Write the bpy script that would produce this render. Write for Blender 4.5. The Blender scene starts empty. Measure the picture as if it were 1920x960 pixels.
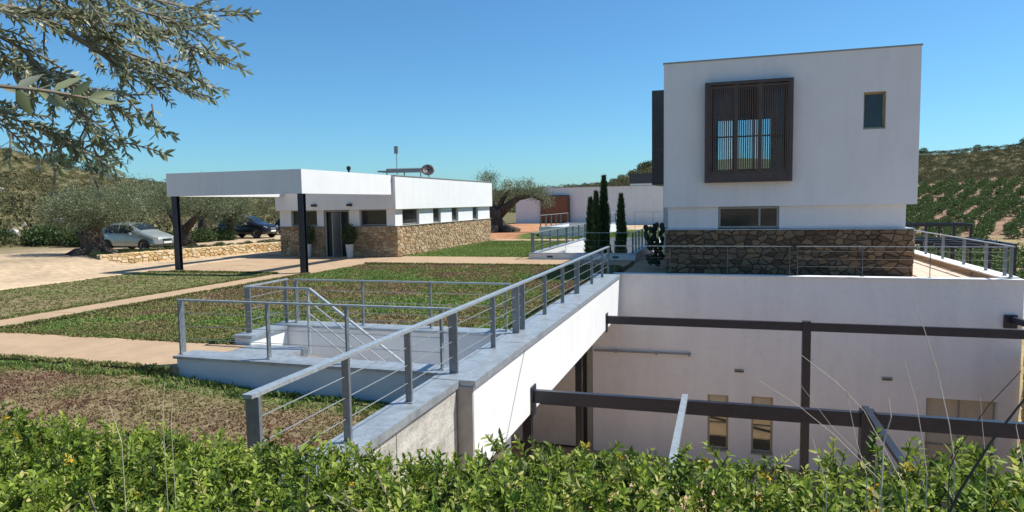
import bpy, math, random
import numpy as np
from mathutils import Vector, Matrix
rng = np.random.default_rng(7); random.seed(7)
S = bpy.context.scene; COL = S.collection
# ------------------------------------------------------------------ camera
EYE = np.array([0, 0, 2.74])
CR = np.array([0.9550, 0.2960, -0.0165]); CU = np.array([-0.0076, 0.0799, 0.9968]); CF = np.array([-0.2964, 0.9518, -0.0785])
cam = bpy.data.cameras.new('camera'); camo = bpy.data.objects.new('camera', cam); COL.objects.link(camo)
m = Matrix(((CR[0], CU[0], -CF[0], EYE[0]), (CR[1], CU[1], -CF[1], EYE[1]), (CR[2], CU[2], -CF[2], EYE[2]), (0, 0, 0, 1)))
camo.matrix_world = m; cam.lens = 23.84; cam.sensor_width = 36; cam.clip_start = 0.05; cam.clip_end = 5000
S.camera = camo
# ------------------------------------------------------------------ sky, sun, exposure
SUN = Vector((0.60, 0.35, 1.0)).normalized()
w = bpy.data.worlds.new('World'); S.world = w; w.use_nodes = True
nt = w.node_tree; bgn = nt.nodes['Background']
sky = nt.nodes.new('ShaderNodeTexSky'); sky.sky_type = 'NISHITA'; sky.sun_disc = False
sky.sun_elevation = math.asin(SUN.z); sky.sun_rotation = math.atan2(SUN.x, SUN.y)
sky.altitude = 200; sky.air_density = 1.0; sky.dust_density = 0.55; sky.ozone_density = 3.0
tint = nt.nodes.new('ShaderNodeMix'); tint.data_type = 'RGBA'; tint.blend_type = 'MULTIPLY'; tint.inputs[0].default_value = 1; tint.inputs[7].default_value = (.62, 1.07, 1.31, 1)
nt.links.new(sky.outputs[0], tint.inputs[6]); nt.links.new(tint.outputs[2], bgn.inputs[0]); bgn.inputs[1].default_value = 0.080
sl = bpy.data.lights.new('sun', 'SUN'); sl.energy = 5.0; sl.angle = math.radians(0.53); sl.color = (1.0, 0.965, 0.90)
so = bpy.data.objects.new('sun', sl); COL.objects.link(so); so.rotation_euler = SUN.to_track_quat('Z', 'Y').to_euler()
so.location = (30, 20, 60)
S.view_settings.view_transform = 'Standard'; S.view_settings.look = 'None'
S.view_settings.exposure = 0.45; S.view_settings.gamma = 1
# ------------------------------------------------------------------ helpers
def tag(o, label=None, cat=None, group=None, kind=None):
    if label: o['label'] = label
    if cat: o['category'] = cat
    if group: o['group'] = group
    if kind: o['kind'] = kind
    return o
def root(name, label, cat, loc, group=None):
    o = bpy.data.objects.new(name, None); COL.objects.link(o); o.location = loc; o.empty_display_size = .2
    return tag(o, label, cat, group)
def wloc(p):
    v = Vector((0, 0, 0))
    while p is not None: v = v + p.location; p = p.parent
    return np.array(v)
def link(name, me, mat, parent=None, smooth=False):
    o = bpy.data.objects.new(name, me); COL.objects.link(o)
    if mat is not None: me.materials.append(mat)
    if parent is not None: o.parent = parent
    if smooth: me.polygons.foreach_set('use_smooth', [True] * len(me.polygons))
    return o
def np_mesh(name, V, F, v=None, col=None):
    V = np.asarray(V, np.float32); F = np.asarray(F, np.int32); k = F.shape[1]
    me = bpy.data.meshes.new(name)
    me.vertices.add(len(V)); me.vertices.foreach_set('co', V.ravel())
    me.loops.add(F.size); me.loops.foreach_set('vertex_index', F.ravel())
    me.polygons.add(len(F)); me.polygons.foreach_set('loop_start', np.arange(len(F), dtype=np.int32) * k)
    if v is not None:
        a = me.attributes.new('v', 'FLOAT', 'POINT'); a.data.foreach_set('value', np.asarray(v, np.float32))
    if col is not None:
        a = me.attributes.new('col', 'FLOAT_COLOR', 'POINT'); a.data.foreach_set('color', np.asarray(col, np.float32).ravel())
    me.update(calc_edges=True); return me
class MB:
    def __init__(s): s.V = []; s.F = []; s.A = []
    def add(s, V, F, a=0.5):
        n = len(s.V); s.V += [tuple(map(float, p)) for p in V]; s.F += [tuple(i + n for i in f) for f in F]; s.A += [a] * len(V); return s
    def box(s, x0, x1, y0, y1, z0, z1, a=.5):
        V = [(x, y, z) for z in (z0, z1) for y in (y0, y1) for x in (x0, x1)]
        return s.add(V, [(0, 2, 3, 1), (4, 5, 7, 6), (0, 1, 5, 4), (2, 6, 7, 3), (0, 4, 6, 2), (1, 3, 7, 5)], a)
    def bar(s, p, q, wd, ht, up=(0, 0, 1)):
        p = Vector(p); q = Vector(q); d = (q - p).normalized(); u = Vector(up)
        sd = d.cross(u)
        if sd.length < 1e-4: sd = d.cross(Vector((1, 0, 0)))
        sd.normalize(); u2 = sd.cross(d); V = []
        for c in (p, q):
            for a, b in ((-1, -1), (1, -1), (1, 1), (-1, 1)): V.append(c + sd * (a * wd / 2) + u2 * (b * ht / 2))
        return s.add(V, [(3, 2, 1, 0), (4, 5, 6, 7), (0, 1, 5, 4), (1, 2, 6, 5), (2, 3, 7, 6), (3, 0, 4, 7)])
    def tube(s, P, R, n=8, jag=0.0, a=.5):
        P = [Vector(p) for p in P]; V = []; F = []
        if not hasattr(R, '__len__'): R = [R] * len(P)
        u = None
        for i, p in enumerate(P):
            d = (P[min(i + 1, len(P) - 1)] - P[max(i - 1, 0)]).normalized()
            if u is None: u = d.orthogonal().normalized()
            u = (u - d * u.dot(d)).normalized(); b = d.cross(u)
            for k in range(n):
                t = 2 * math.pi * k / n; rr = R[i] * (1 + random.uniform(-jag, jag))
                V.append(p + (u * math.cos(t) + b * math.sin(t)) * rr)
        for i in range(len(P) - 1):
            for k in range(n):
                k2 = (k + 1) % n; F.append((i * n + k, i * n + k2, (i + 1) * n + k2, (i + 1) * n + k))
        F.append(tuple(range(n - 1, -1, -1))); F.append(tuple((len(P) - 1) * n + k for k in range(n)))
        return s.add(V, F, a)
    def lathe(s, c, prof, n=16):
        V = []; F = []
        for r, z in prof:
            for k in range(n): t = 2 * math.pi * k / n; V.append((c[0] + r * math.cos(t), c[1] + r * math.sin(t), c[2] + z))
        for i in range(len(prof) - 1):
            for k in range(n): k2 = (k + 1) % n; F.append((i * n + k, i * n + k2, (i + 1) * n + k2, (i + 1) * n + k))
        F.append(tuple(range(n - 1, -1, -1))); F.append(tuple((len(prof) - 1) * n + k for k in range(n)))
        return s.add(V, F)
    def mesh(s, name, off=(0, 0, 0)):
        me = bpy.data.meshes.new(name); o = np.array(off, float)
        me.from_pydata([tuple(np.array(p) - o) for p in s.V], [], s.F)
        a = me.attributes.new('v', 'FLOAT', 'POINT'); a.data.foreach_set('value', np.array(s.A, np.float32))
        me.update(); return me
    def build(s, name, mat, parent=None, smooth=False):       # vertices in world space; made relative to the parent
        return link(name, s.mesh(name, wloc(parent)), mat, parent, smooth)
def bx(name, mat, parent, *c): return MB().box(*c).build(name, mat, parent)
def ray(x, y):
    d = CF + CR * (x - 960) / 1271.4 - CU * (y - 480) / 1271.4; return d / np.linalg.norm(d)
def at(x, y, d): return EYE + ray(x, y) * d
# value noise
_NG = rng.random((64, 64))
def vnoise(x, y, s):
    x = np.asarray(x) / s; y = np.asarray(y) / s
    xi = np.floor(x).astype(int); yi = np.floor(y).astype(int); fx = x - xi; fy = y - yi
    fx = fx * fx * (3 - 2 * fx); fy = fy * fy * (3 - 2 * fy)
    g = lambda a, b: _NG[a % 64, b % 64]
    return (g(xi, yi) * (1 - fx) + g(xi + 1, yi) * fx) * (1 - fy) + (g(xi, yi + 1) * (1 - fx) + g(xi + 1, yi + 1) * fx) * fy
def fbm(x, y, s): return .5 * vnoise(x, y, s) + .3 * vnoise(x + 17, y + 5, s / 2.1) + .2 * vnoise(x + 3, y + 31, s / 4.3)
def sst(a, b, x): t = np.clip((np.asarray(x, float) - a) / (b - a), 0, 1); return t * t * (3 - 2 * t)
# ------------------------------------------------------------------ materials
def new_mat(name):
    M = bpy.data.materials.new(name); M.use_nodes = True; n = M.node_tree.nodes; b = n['Principled BSDF']; return M, M.node_tree, b
def pmat(name, c, rough=.7, metal=0., var=.12, scale=6., bump=0., bscale=40., c2=None, spec=.4, stretch=None):
    M, t, b = new_mat(name); N = t.nodes; L = t.links
    tc = N.new('ShaderNodeTexCoord'); mp = N.new('ShaderNodeMapping'); L.new(tc.outputs['Object'], mp.inputs[0])
    if stretch: mp.inputs['Scale'].default_value = stretch
    no = N.new('ShaderNodeTexNoise'); no.inputs['Scale'].default_value = scale; no.inputs['Detail'].default_value = 6; no.inputs['Roughness'].default_value = .65
    L.new(mp.outputs[0], no.inputs['Vector'])
    cr = N.new('ShaderNodeValToRGB'); L.new(no.outputs['Fac'], cr.inputs[0])
    a = c2 if c2 else tuple(x * (1 - var) for x in c); z = c if c2 else tuple(min(1, x * (1 + var)) for x in c)
    cr.color_ramp.elements[0].position = .32; cr.color_ramp.elements[1].position = .68
    cr.color_ramp.elements[0].color = (*a, 1); cr.color_ramp.elements[1].color = (*z, 1)
    L.new(cr.outputs[0], b.inputs['Base Color'])
    b.inputs['Roughness'].default_value = rough; b.inputs['Metallic'].default_value = metal; b.inputs['Specular IOR Level'].default_value = spec
    if bump:
        n2 = N.new('ShaderNodeTexNoise'); n2.inputs['Scale'].default_value = bscale; n2.inputs['Detail'].default_value = 4; L.new(tc.outputs['Object'], n2.inputs['Vector'])
        bu = N.new('ShaderNodeBump'); bu.inputs['Strength'].default_value = bump; bu.inputs['Distance'].default_value = .02
        L.new(n2.outputs['Fac'], bu.inputs['Height']); L.new(bu.outputs[0], b.inputs['Normal'])
    return M
def amat(name, stops, rough=.6, trans=0., noise=0., nscale=20., spec=.3, bump=0.):
    M, t, b = new_mat(name); N = t.nodes; L = t.links
    at_ = N.new('ShaderNodeAttribute'); at_.attribute_name = 'v'; src = at_.outputs['Fac']
    tc = N.new('ShaderNodeTexCoord')
    if noise:
        no = N.new('ShaderNodeTexNoise'); no.inputs['Scale'].default_value = nscale; no.inputs['Detail'].default_value = 5; L.new(tc.outputs['Object'], no.inputs['Vector'])
        ma = N.new('ShaderNodeMath'); ma.operation = 'MULTIPLY_ADD'; L.new(no.outputs['Fac'], ma.inputs[0]); ma.inputs[1].default_value = noise
        m2 = N.new('ShaderNodeMath'); m2.operation = 'SUBTRACT'; L.new(src, m2.inputs[0]); m2.inputs[1].default_value = noise / 2
        L.new(m2.outputs[0], ma.inputs[2]); src = ma.outputs[0]
        if bump:
            bu = N.new('ShaderNodeBump'); bu.inputs['Strength'].default_value = bump; bu.inputs['Distance'].default_value = .03
            L.new(no.outputs['Fac'], bu.inputs['Height']); L.new(bu.outputs[0], b.inputs['Normal'])
    cr = N.new('ShaderNodeValToRGB'); L.new(src, cr.inputs[0]); e = cr.color_ramp.elements
    e[0].position = stops[0][0]; e[0].color = (*stops[0][1], 1); e[1].position = stops[-1][0]; e[1].color = (*stops[-1][1], 1)
    for p, c in stops[1:-1]: q = e.new(p); q.color = (*c, 1)
    L.new(cr.outputs[0], b.inputs['Base Color']); b.inputs['Roughness'].default_value = rough; b.inputs['Specular IOR Level'].default_value = spec
    if trans:
        tr = N.new('ShaderNodeBsdfTranslucent'); L.new(cr.outputs[0], tr.inputs[0]); mx = N.new('ShaderNodeMixShader'); mx.inputs[0].default_value = trans
        L.new(b.outputs[0], mx.inputs[1]); L.new(tr.outputs[0], mx.inputs[2]); L.new(mx.outputs[0], N['Material Output'].inputs[0])
    return M
def weather(M, amt, scale, stretch, lo=.4, hi=.75):
    t = M.node_tree; N = t.nodes; L = t.links; b = N['Principled BSDF']; src = b.inputs['Base Color'].links[0].from_socket
    tc = N.new('ShaderNodeTexCoord'); mp = N.new('ShaderNodeMapping'); mp.inputs['Scale'].default_value = stretch; L.new(tc.outputs['Object'], mp.inputs[0])
    no = N.new('ShaderNodeTexNoise'); no.inputs['Scale'].default_value = scale; no.inputs['Detail'].default_value = 7; no.inputs['Roughness'].default_value = .7; L.new(mp.outputs[0], no.inputs['Vector'])
    mr = N.new('ShaderNodeMapRange'); mr.inputs[1].default_value = lo; mr.inputs[2].default_value = hi; mr.inputs[3].default_value = 1; mr.inputs[4].default_value = 1 - amt; L.new(no.outputs['Fac'], mr.inputs[0])
    mx = N.new('ShaderNodeMix'); mx.data_type = 'RGBA'; mx.blend_type = 'MULTIPLY'; mx.inputs[0].default_value = 1; L.new(src, mx.inputs[6]); L.new(mr.outputs[0], mx.inputs[7]); L.new(mx.outputs[2], b.inputs['Base Color'])
M_white = pmat('white_render', (.715, .715, .705), .85, var=.025, scale=1.3, bump=.15, bscale=90, spec=.2)
M_white2 = pmat('courtyard_render', (.80, .79, .775), .88, c2=(.75, .735, .715), scale=.5, bump=.15, bscale=70, spec=.2)
M_path = pmat('path_concrete', (.445, .312, .198), .9, c2=(.385, .272, .174), scale=2.2, bump=.2, bscale=60, spec=.15)
M_conc = pmat('board_concrete', (.60, .57, .50), .9, c2=(.36, .34, .30), scale=2.2, bump=.5, bscale=25, spec=.15, stretch=(1, .5, 2.5))
M_concend = pmat('concrete_edge', (.36, .35, .32), .9, var=.15, scale=3, spec=.15)
M_galv = pmat('galvanised_steel', (.42, .46, .475), .36, .45, var=.16, scale=14, spec=.5)  # lighter than the posts: sun on the rail tops put into the colour
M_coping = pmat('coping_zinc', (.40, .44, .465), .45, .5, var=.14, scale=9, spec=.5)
M_post_shaded = pmat('galvanised_post_shaded', (.19, .215, .23), .38, .4, var=.16, scale=14, spec=.5)  # same galvanised steel, darker: shade on the post fronts put into the colour
M_steel = pmat('dark_steel', (.018, .021, .032), .34, .0, var=.2, scale=5)
M_cable = pmat('cable_steel', (.42, .43, .42), .4, .7, var=.1)
M_soffit = pmat('soffit', (.62, .60, .57), .9, var=.05)
M_glass = pmat('window_glass', (.03, .034, .034), .06, 0, var=.3, scale=1.2, spec=.6)
M_frameg = pmat('window_frame_grey', (.28, .29, .27), .5, .2, var=.08)
M_beige = pmat('window_frame_beige', (.42, .36, .23), .6, 0, var=.1)
M_blind = pmat('shutter_beige', (.52, .47, .36), .7, 0, var=.1, scale=3)
M_brown = pmat('brown_metal', (.075, .06, .055), .5, .2, var=.15, scale=4)
M_slat = pmat('wood_slat', (.10, .07, .055), .6, 0, c2=(.06, .042, .035), scale=8, stretch=(1, 1, .1))
M_wood = pmat('door_wood', (.22, .095, .045), .6, 0, c2=(.14, .06, .03), scale=5, stretch=(.3, 1, 4))
M_reflect = pmat('reflective_glazing', (.26, .26, .235), .04, 1.0, var=.05)
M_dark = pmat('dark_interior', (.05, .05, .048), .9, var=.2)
M_panel = pmat('metal_panel', (.62, .62, .61), .5, .3, var=.1, scale=1.5)
M_mortar = pmat('mortar', (.31, .245, .165), .95, var=.2, scale=12, bump=.4)
M_mortarT = pmat('dark_mortar', (.095, .07, .052), .95, var=.2, scale=12, bump=.4)
M_stone = amat('rubble_stone', [(0, (.25, .165, .095)), (.3, (.34, .24, .14)), (.6, (.41, .31, .19)), (.85, (.48, .38, .25)), (1, (.40, .24, .12))], .9, noise=.35, nscale=5, spec=.15, bump=.4)
M_stoneT = amat('tower_stone', [(0, (.115, .075, .048)), (.35, (.17, .115, .072)), (.65, (.225, .155, .098)), (1, (.29, .175, .09))], .9, noise=.35, nscale=5, spec=.15, bump=.4)
M_stoneL = amat('low_wall_stone', [(0, (.42, .30, .15)), (.35, (.58, .42, .22)), (.65, (.66, .54, .35)), (.85, (.55, .32, .11)), (1, (.70, .60, .44))], .9, noise=.35, nscale=5, spec=.15, bump=.4)
M_bark = pmat('olive_bark', (.135, .105, .08), .95, c2=(.05, .04, .032), scale=5, bump=.9, bscale=16, spec=.1, stretch=(1, 1, .35))
M_twig = pmat('twig', (.20, .17, .13), .9, var=.2)
M_olive = amat('olive_leaf', [(0, (.095, .115, .05)), (.45, (.17, .20, .10)), (.75, (.26, .29, .175)), (1, (.42, .45, .34))], .5, trans=.28)
M_olivef = amat('olive_leaf_near', [(0, (.11, .13, .055)), (.4, (.21, .24, .115)), (.7, (.37, .40, .26)), (1, (.62, .65, .55))], .38, trans=.42)
M_hedge = amat('hedge_leaf', [(0, (.025, .04, .009)), (.35, (.12, .185, .026)), (.7, (.27, .36, .045)), (.94, (.42, .48, .08)), (1, (.58, .52, .2))], .5, trans=.42, spec=.28)
M_flower = amat('yellow_flower', [(0, (.75, .36, .02)), (1, (.85, .6, .06))], .6, trans=.3)
M_stalk = pmat('dry_stalk', (.55, .47, .34), .8, var=.15)
M_cyp = amat('cypress_leaf', [(0, (.035, .065, .022)), (.6, (.085, .135, .045)), (1, (.15, .21, .075))], .6, trans=.2)
M_orange = amat('grove_leaf', [(0, (.04, .075, .02)), (.6, (.085, .135, .035)), (1, (.15, .20, .06))], .55, trans=.2)
M_scrub = amat('scrub_leaf', [(0, (.07, .078, .028)), (.5, (.115, .112, .045)), (.8, (.15, .135, .062)), (1, (.19, .16, .085))], .8, trans=.15)
M_shrub = amat('shrub_leaf', [(0, (.022, .045, .012)), (.6, (.055, .09, .025)), (1, (.11, .15, .05))], .55, trans=.15)
M_sedum = amat('sedum', [(0, (.25, .135, .09)), (.25, (.25, .165, .10)), (.5, (.235, .20, .085)), (.75, (.185, .215, .062)), (1, (.15, .25, .055))], .8, trans=.25)
M_grass = amat('grass', [(0, (.24, .19, .09)), (.35, (.20, .20, .07)), (.6, (.16, .22, .05)), (1, (.22, .30, .08))], .7, trans=.25)
M_soil = pmat('planting_soil', (.235, .18, .105), .95, c2=(.17, .14, .07), scale=9, bump=.6, bscale=30, spec=.1)
M_cactus = amat('cactus', [(0, (.018, .032, .018)), (1, (.038, .058, .032))], .75)
M_pot = pmat('white_pot', (.6, .58, .55), .6, var=.06)
M_rubber = pmat('tyre_rubber', (.02, .02, .02), .8, var=.2)
M_alloy = pmat('wheel_rim', (.42, .42, .42), .4, .7, var=.1)
M_cglass = pmat('car_glass', (.015, .02, .022), .05, 0, var=.1, spec=.6)
M_silver = pmat('silver_paint', (.40, .43, .40), .32, .55, var=.04, scale=3, spec=.5)
M_black = pmat('black_paint', (.012, .014, .022), .18, .1, var=.1, spec=.6)
M_trim = pmat('black_trim', (.02, .02, .022), .6, var=.1)
M_lamp = pmat('headlamp', (.75, .77, .78), .12, .3, var=.05, spec=.7)
M_plate = pmat('number_plate', (.75, .75, .72), .5, var=.03)
M_tile = pmat('terrace_tile', (.62, .47, .36), .8, var=.07, scale=3, spec=.2)
M_rock = pmat('limestone_rock', (.55, .52, .46), .9, c2=(.36, .33, .28), scale=3, bump=.5, bscale=8)
weather(M_white, .10, 2.2, (1, 1, .12), .5, .8); weather(M_white2, .12, 1.6, (1, 1, .15), .45, .8); weather(M_white2, .10, 5, (1, 1, 1), .55, .7)
weather(M_path, .22, .9, (1, 1, 1), .45, .75); weather(M_path, .22, 28, (1, 1, 1), .5, .72); weather(M_coping, .30, 3.5, (1, 1, 1), .45, .72); weather(M_coping, .2, 30, (1, 1, 1), .5, .7); weather(M_conc, .45, 1.7, (1, 1, .5), .45, .72); weather(M_conc, .3, 14, (1, 1, 1), .52, .7); weather(M_galv, .25, 22, (1, 1, 1), .45, .7)
def ground_mat():
    M, t, b = new_mat('ground_earth'); N = t.nodes; L = t.links
    a = N.new('ShaderNodeAttribute'); a.attribute_name = 'col'; tc = N.new('ShaderNodeTexCoord')
    prev = a.outputs['Color']
    for sc, lo, hi in ((.35, .78, 1.2), (3.2, .8, 1.18), (22., .82, 1.15)):
        no = N.new('ShaderNodeTexNoise'); no.inputs['Scale'].default_value = sc; no.inputs['Detail'].default_value = 5; L.new(tc.outputs['Object'], no.inputs['Vector'])
        mr = N.new('ShaderNodeMapRange'); mr.inputs[1].default_value = .3; mr.inputs[2].default_value = .7; mr.inputs[3].default_value = lo; mr.inputs[4].default_value = hi
        L.new(no.outputs['Fac'], mr.inputs[0]); mx = N.new('ShaderNodeMix'); mx.data_type = 'RGBA'; mx.blend_type = 'MULTIPLY'; mx.inputs[0].default_value = 1
        L.new(prev, mx.inputs[6]); L.new(mr.outputs[0], mx.inputs[7]); prev = mx.outputs[2]
    bu = N.new('ShaderNodeBump'); bu.inputs['Strength'].default_value = .5; bu.inputs['Distance'].default_value = .03; L.new(no.outputs['Fac'], bu.inputs['Height']); L.new(bu.outputs[0], b.inputs['Normal'])
    L.new(prev, b.inputs['Base Color']); b.inputs['Roughness'].default_value = .95; b.inputs['Specular IOR Level'].default_value = .1
    return M
M_ground = ground_mat()
# ------------------------------------------------------------------ terrain
AZ = np.array([-180, -60, -30, -19.8, -16, -13.7, -5, 0, 5.5, 6.6, 9, 12, 16, 20, 25, 30, 38, 44.4, 47, 50, 52.5, 54.4, 60, 75, 180])
EL = np.array([30, 60, 74, 74, 69, 68, 70, 72, 66, 52, 30, 26, 22, 18, 14, 16, 26, 40, 50, 66, 84, 98, 110, 60, 30.]) / 1271.
RR = np.array([300, 400, 400, 400, 390, 390, 350, 330, 320, 330, 420, 450, 480, 480, 400, 300, 220, 180, 175, 170, 170, 170, 170, 200, 300.])
RB = np.array([60, 60, 100, 108, 108, 108, 100, 95, 90, 90, 85, 80, 80, 75, 68, 62, 55, 50, 48, 47, 46, 45, 40, 30, 60.])
ZB = np.array([-3, -5, -5, -5, -5, -5, -4, -2, 0, 0, 0, 0, 0, 0, .3, .5, .5, .5, .5, .5, .5, .5, .5, 1, -3.])
def wall_x(y): return -28.5 + (np.asarray(y) - 25.1) * .215
def hgt(x, y):
    x = np.asarray(x, float); y = np.asarray(y, float); r = np.hypot(x, y); az = np.degrees(np.arctan2(-x, y))
    el = np.interp(az, AZ, EL); R = np.interp(az, AZ, RR); rb = np.interp(az, AZ, RB); zb = np.interp(az, AZ, ZB)
    zr = 2.74 + el * R
    t = np.clip((r - rb) / (R - rb), 0, 1); prof = t * (0.55 + .45 * t) * (1 - .25 * (1 - t) * t)
    far = zb + (zr - zb) * np.where(r > R, np.maximum(0.75, 1 - (r - R) / 900), prof)
    far = far + (fbm(x, y, 26) - .5) * 2.4 * sst(0, 60, r - rb) * (1 - sst(-60, 0, r - R) * .75)
    # near field
    park = .5 * sst(-25.5, -30.5, x)
    inlot = (x < wall_x(y) - 1.15) & (y > 25.2); park = np.where(inlot, .5, np.where((y > 25.6) & (x < -24), 0.02, park))
    z = np.where(x < -23.9, park, 0.0)
    z = np.where((x > -24.2) & (x < -3.5) & (y > 3.5) & (y < 32.5), -.7, z)          # under the roof deck sheets
    z = np.where((x > -16.4) & (x < -3) & (y >= 32.5) & (y < 75), -.03, z)
    z = np.where((y > 50) & (x > -26) & (x < -14.6), .25, z)
    z = np.where((x > -8.8) & (x < -4.0) & (y > 31.8) & (y < 44.6), -3.6, z)
    z = np.where((x > -13.8) & (x < -9.6) & (y > 53.1) & (y < 62.6), -2.2, z)
    z = np.where((x > -3.7) & (x < 8.5) & (y > 24.0), -1.2, z)
    low = -6.3 + 1.3 * sst(26, 42, y)
    z = np.where((x >= 8.5) & (y > 23.0), low, z)
    z = np.where((x > -9.8) & (y > 3.4) & (y <= 24.0), -6.3, z)
    z = np.where((x > -9.8) & (x <= -3.6) & (y > 3.4) & (y < 8.9), -.9, z)
    # hedge bank at the camera
    bank = .95 - .18 * sst(-.5, -2.5, x)
    edge = np.where(x > -3.6, 1 - sst(3.2, 6.5, y), 1 - sst(2.9, 4.6, y))
    z = np.where(y < 7, z + (bank - z) * edge, z)
    k = sst(0, 12, r - rb)
    return z * (1 - k) + far * k
def ticks(sp, lo, hi, step, extent):
    a = list(np.arange(lo, hi, step)); s = step; p = hi
    while p < extent: a.append(p); s *= 1.09; p += s
    s = step; p = lo
    while p > -extent: s *= 1.09; p -= s; a.append(p)
    a = np.array(sorted(set(np.round(a + list(sp), 3)))); return a[np.r_[True, np.diff(a) > .05]]
tx = ticks([-24.25, -23.85, -9.85, -9.75, -3.65, -3.55, 8.4, 8.6], -46, 16, .8, 900)
ty = ticks([3.35, 3.55, 23.95, 24.1, 25.15, 25.3, 32.4, 32.6], -6, 66, .8, 900)
X, Y = np.meshgrid(tx, ty); Z = hgt(X, Y)
nx, ny = len(tx), len(ty); I = np.arange(nx * ny).reshape(ny, nx)
F = np.stack([I[:-1, :-1], I[:-1, 1:], I[1:, 1:], I[1:, :-1]], -1).reshape(-1, 4)
def gcol(x, y):
    r = np.hypot(x, y); az = np.degrees(np.arctan2(-x, y)); rb = np.interp(az, AZ, RB)
    n = fbm(x, y, 30)[..., None]; n2 = fbm(x + 91, y, 7)[..., None]
    gravel = np.array([.45, .338, .222]) * np.ones(x.shape + (1,)); scrub = np.array([.115, .105, .048]) * (1 - n) + np.array([.18, .145, .075]) * n
    red = np.array([.42, .21, .11]); dry = np.array([.34, .26, .13]); grass = np.array([.09, .12, .03])
    c = gravel * (.9 + .2 * n2)
    hill = sst(-4, 6, r - rb)[..., None]; c = c * (1 - hill) + scrub * hill
    # stony terraces low on the left hill
    ts = (sst(.55, .66, vnoise(x, y * 1.7, 9)) * (1 - sst(10, 55, r - rb)) * sst(5, 15, r - rb) * (az > 35))[..., None]; c = c * (1 - .55 * ts) + np.array([.40, .33, .25]) * .55 * ts
    rt = (sst(8, 9, x) * (y > 23))[..., None] * np.ones_like(c)
    zr = r[..., None] - rb[..., None]
    dryb = rt * (1 - sst(14, 26, zr)); c = c * (1 - dryb) + (dry * (.8 + .4 * n2)) * dryb
    gr = rt * sst(14, 26, zr) * (1 - sst(150, 190, zr)); soil = np.array([.28, .18, .12]); c = c * (1 - gr) + soil * (.8 + .4 * n2) * gr
    g = (((x > -16.5) & (x < -3) & (y > 32) & (y < 49)) | ((x >= -14.8) & (x < -1) & (y > 45) & (y < 66)))[..., None] * 1.; c = c * (1 - g) + grass * g
    e = ((x > -30) & (x < -14.8) & (y > 48.5) & (y < 76))[..., None] * 1.; c = c * (1 - e) + red * (.8 + .4 * n2) * e
    b = ((y < 6.5) & (r < 40))[..., None] * 1.; c = c * (1 - b) + np.array([.16, .12, .08]) * b
    cy = ((x > -10) & (x < 40) & (y > 3.5) & (y < 23.9))[..., None] * 1.; c = c * (1 - cy) + np.array([.40, .30, .22]) * cy
    return np.concatenate([c, np.ones(c.shape[:-1] + (1,))], -1)
C = gcol(X, Y)
me = np_mesh('ground', np.stack([X, Y, Z], -1).reshape(-1, 3), F, col=C.reshape(-1, 4))
tag(link('ground', me, M_ground, smooth=True), 'pale gravel, soil and scrub ground running up to the hills', kind='structure')
# ------------------------------------------------------------------ roof deck: paths, beds, courtyard
def struct(name, mat, *c): return tag(bx(name, mat, None, *c), kind='structure')
def slabs(x0, x1, y0, y1, z, n, axis):
    for k in range(n):
        g = .005
        if axis == 'x': a_, b_ = x0 + (x1 - x0) * k / n + g, x0 + (x1 - x0) * (k + 1) / n - g; struct('path_slab', M_path, a_, b_, y0, y1, -.35, z + random.uniform(-.003, .003))
        else: a_, b_ = y0 + (y1 - y0) * k / n + g, y0 + (y1 - y0) * (k + 1) / n - g; struct('path_slab', M_path, x0, x1, a_, b_, -.35, z + random.uniform(-.003, .003))
slabs(-40, -9.0, 9.27, 11.14, 0.0, 11, 'x'); slabs(-17.42, -16.1, 11.15, 23.74, -.004, 5, 'y')
for fx in range(3):
    for fy in range(3): struct('forecourt_slab', M_path, -24.6 + fx * 2.834 + .005, -24.6 + (fx + 1) * 2.834 - .005, 23.75 + fy * 2.743 + .005, 23.75 + (fy + 1) * 2.743 - .005, -.35, random.uniform(-.003, .003))
slabs(-16.09, -3.9, 28.45, 31.49, -.005, 4, 'x')
struct('path', M_path, -16.1, -8.95, 31.5, 32.6, -.35, -.006)
struct('path', M_path, -16.2, -9.1, 46.6, 48.4, -.3, .015)
def sheet(name, x0, x1, y0, y1, zf, mat, step=.35):
    nx_ = max(2, int((x1 - x0) / step)); ny_ = max(2, int((y1 - y0) / step))
    X, Y = np.meshgrid(np.linspace(x0, x1, nx_), np.linspace(y0, y1, ny_)); Z = zf(X, Y)
    I = np.arange(nx_ * ny_).reshape(ny_, nx_); F = np.stack([I[:-1, :-1], I[:-1, 1:], I[1:, 1:], I[1:, :-1]], -1).reshape(-1, 4)
    return tag(link(name, np_mesh(name, np.stack([X, Y, Z], -1).reshape(-1, 3), F), mat, smooth=True), kind='structure')
bedz = lambda x, y: -.05 + .05 * (fbm(x, y, 2.2) - .4)
bed3z = lambda x, y: -.06 - .26 * sst(-11, -6, x) + .06 * (fbm(x, y, 2.) - .5) + .0 * y
sheet('planting_bed', -16.1, -9.0, 11.15, 12.9, bedz, M_soil)
sheet('planting_bed', -16.1, -4.0, 12.9, 28.45, bedz, M_soil)
sheet('planting_bed', -30, -4.0, 3.6, 9.27, bed3z, M_soil)
sheet('grass_strip', -24.2, -17.42, 11.15, 23.75, lambda x, y: -.03 + .04 * (fbm(x, y, 2.) - .5), M_soil)
struct('courtyard_floor', M_path, -9.7, 45, 7.5, 23.7, -6.6, -6.25)
struct('roof_slab', M_soffit, -9.4, -3.66, 9.05, 23.6, -1.15, -.75)
struct('lower_room_wall', M_white2, -9.7, -9.4, 9, 23.7, -6.25, -.3)
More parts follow.
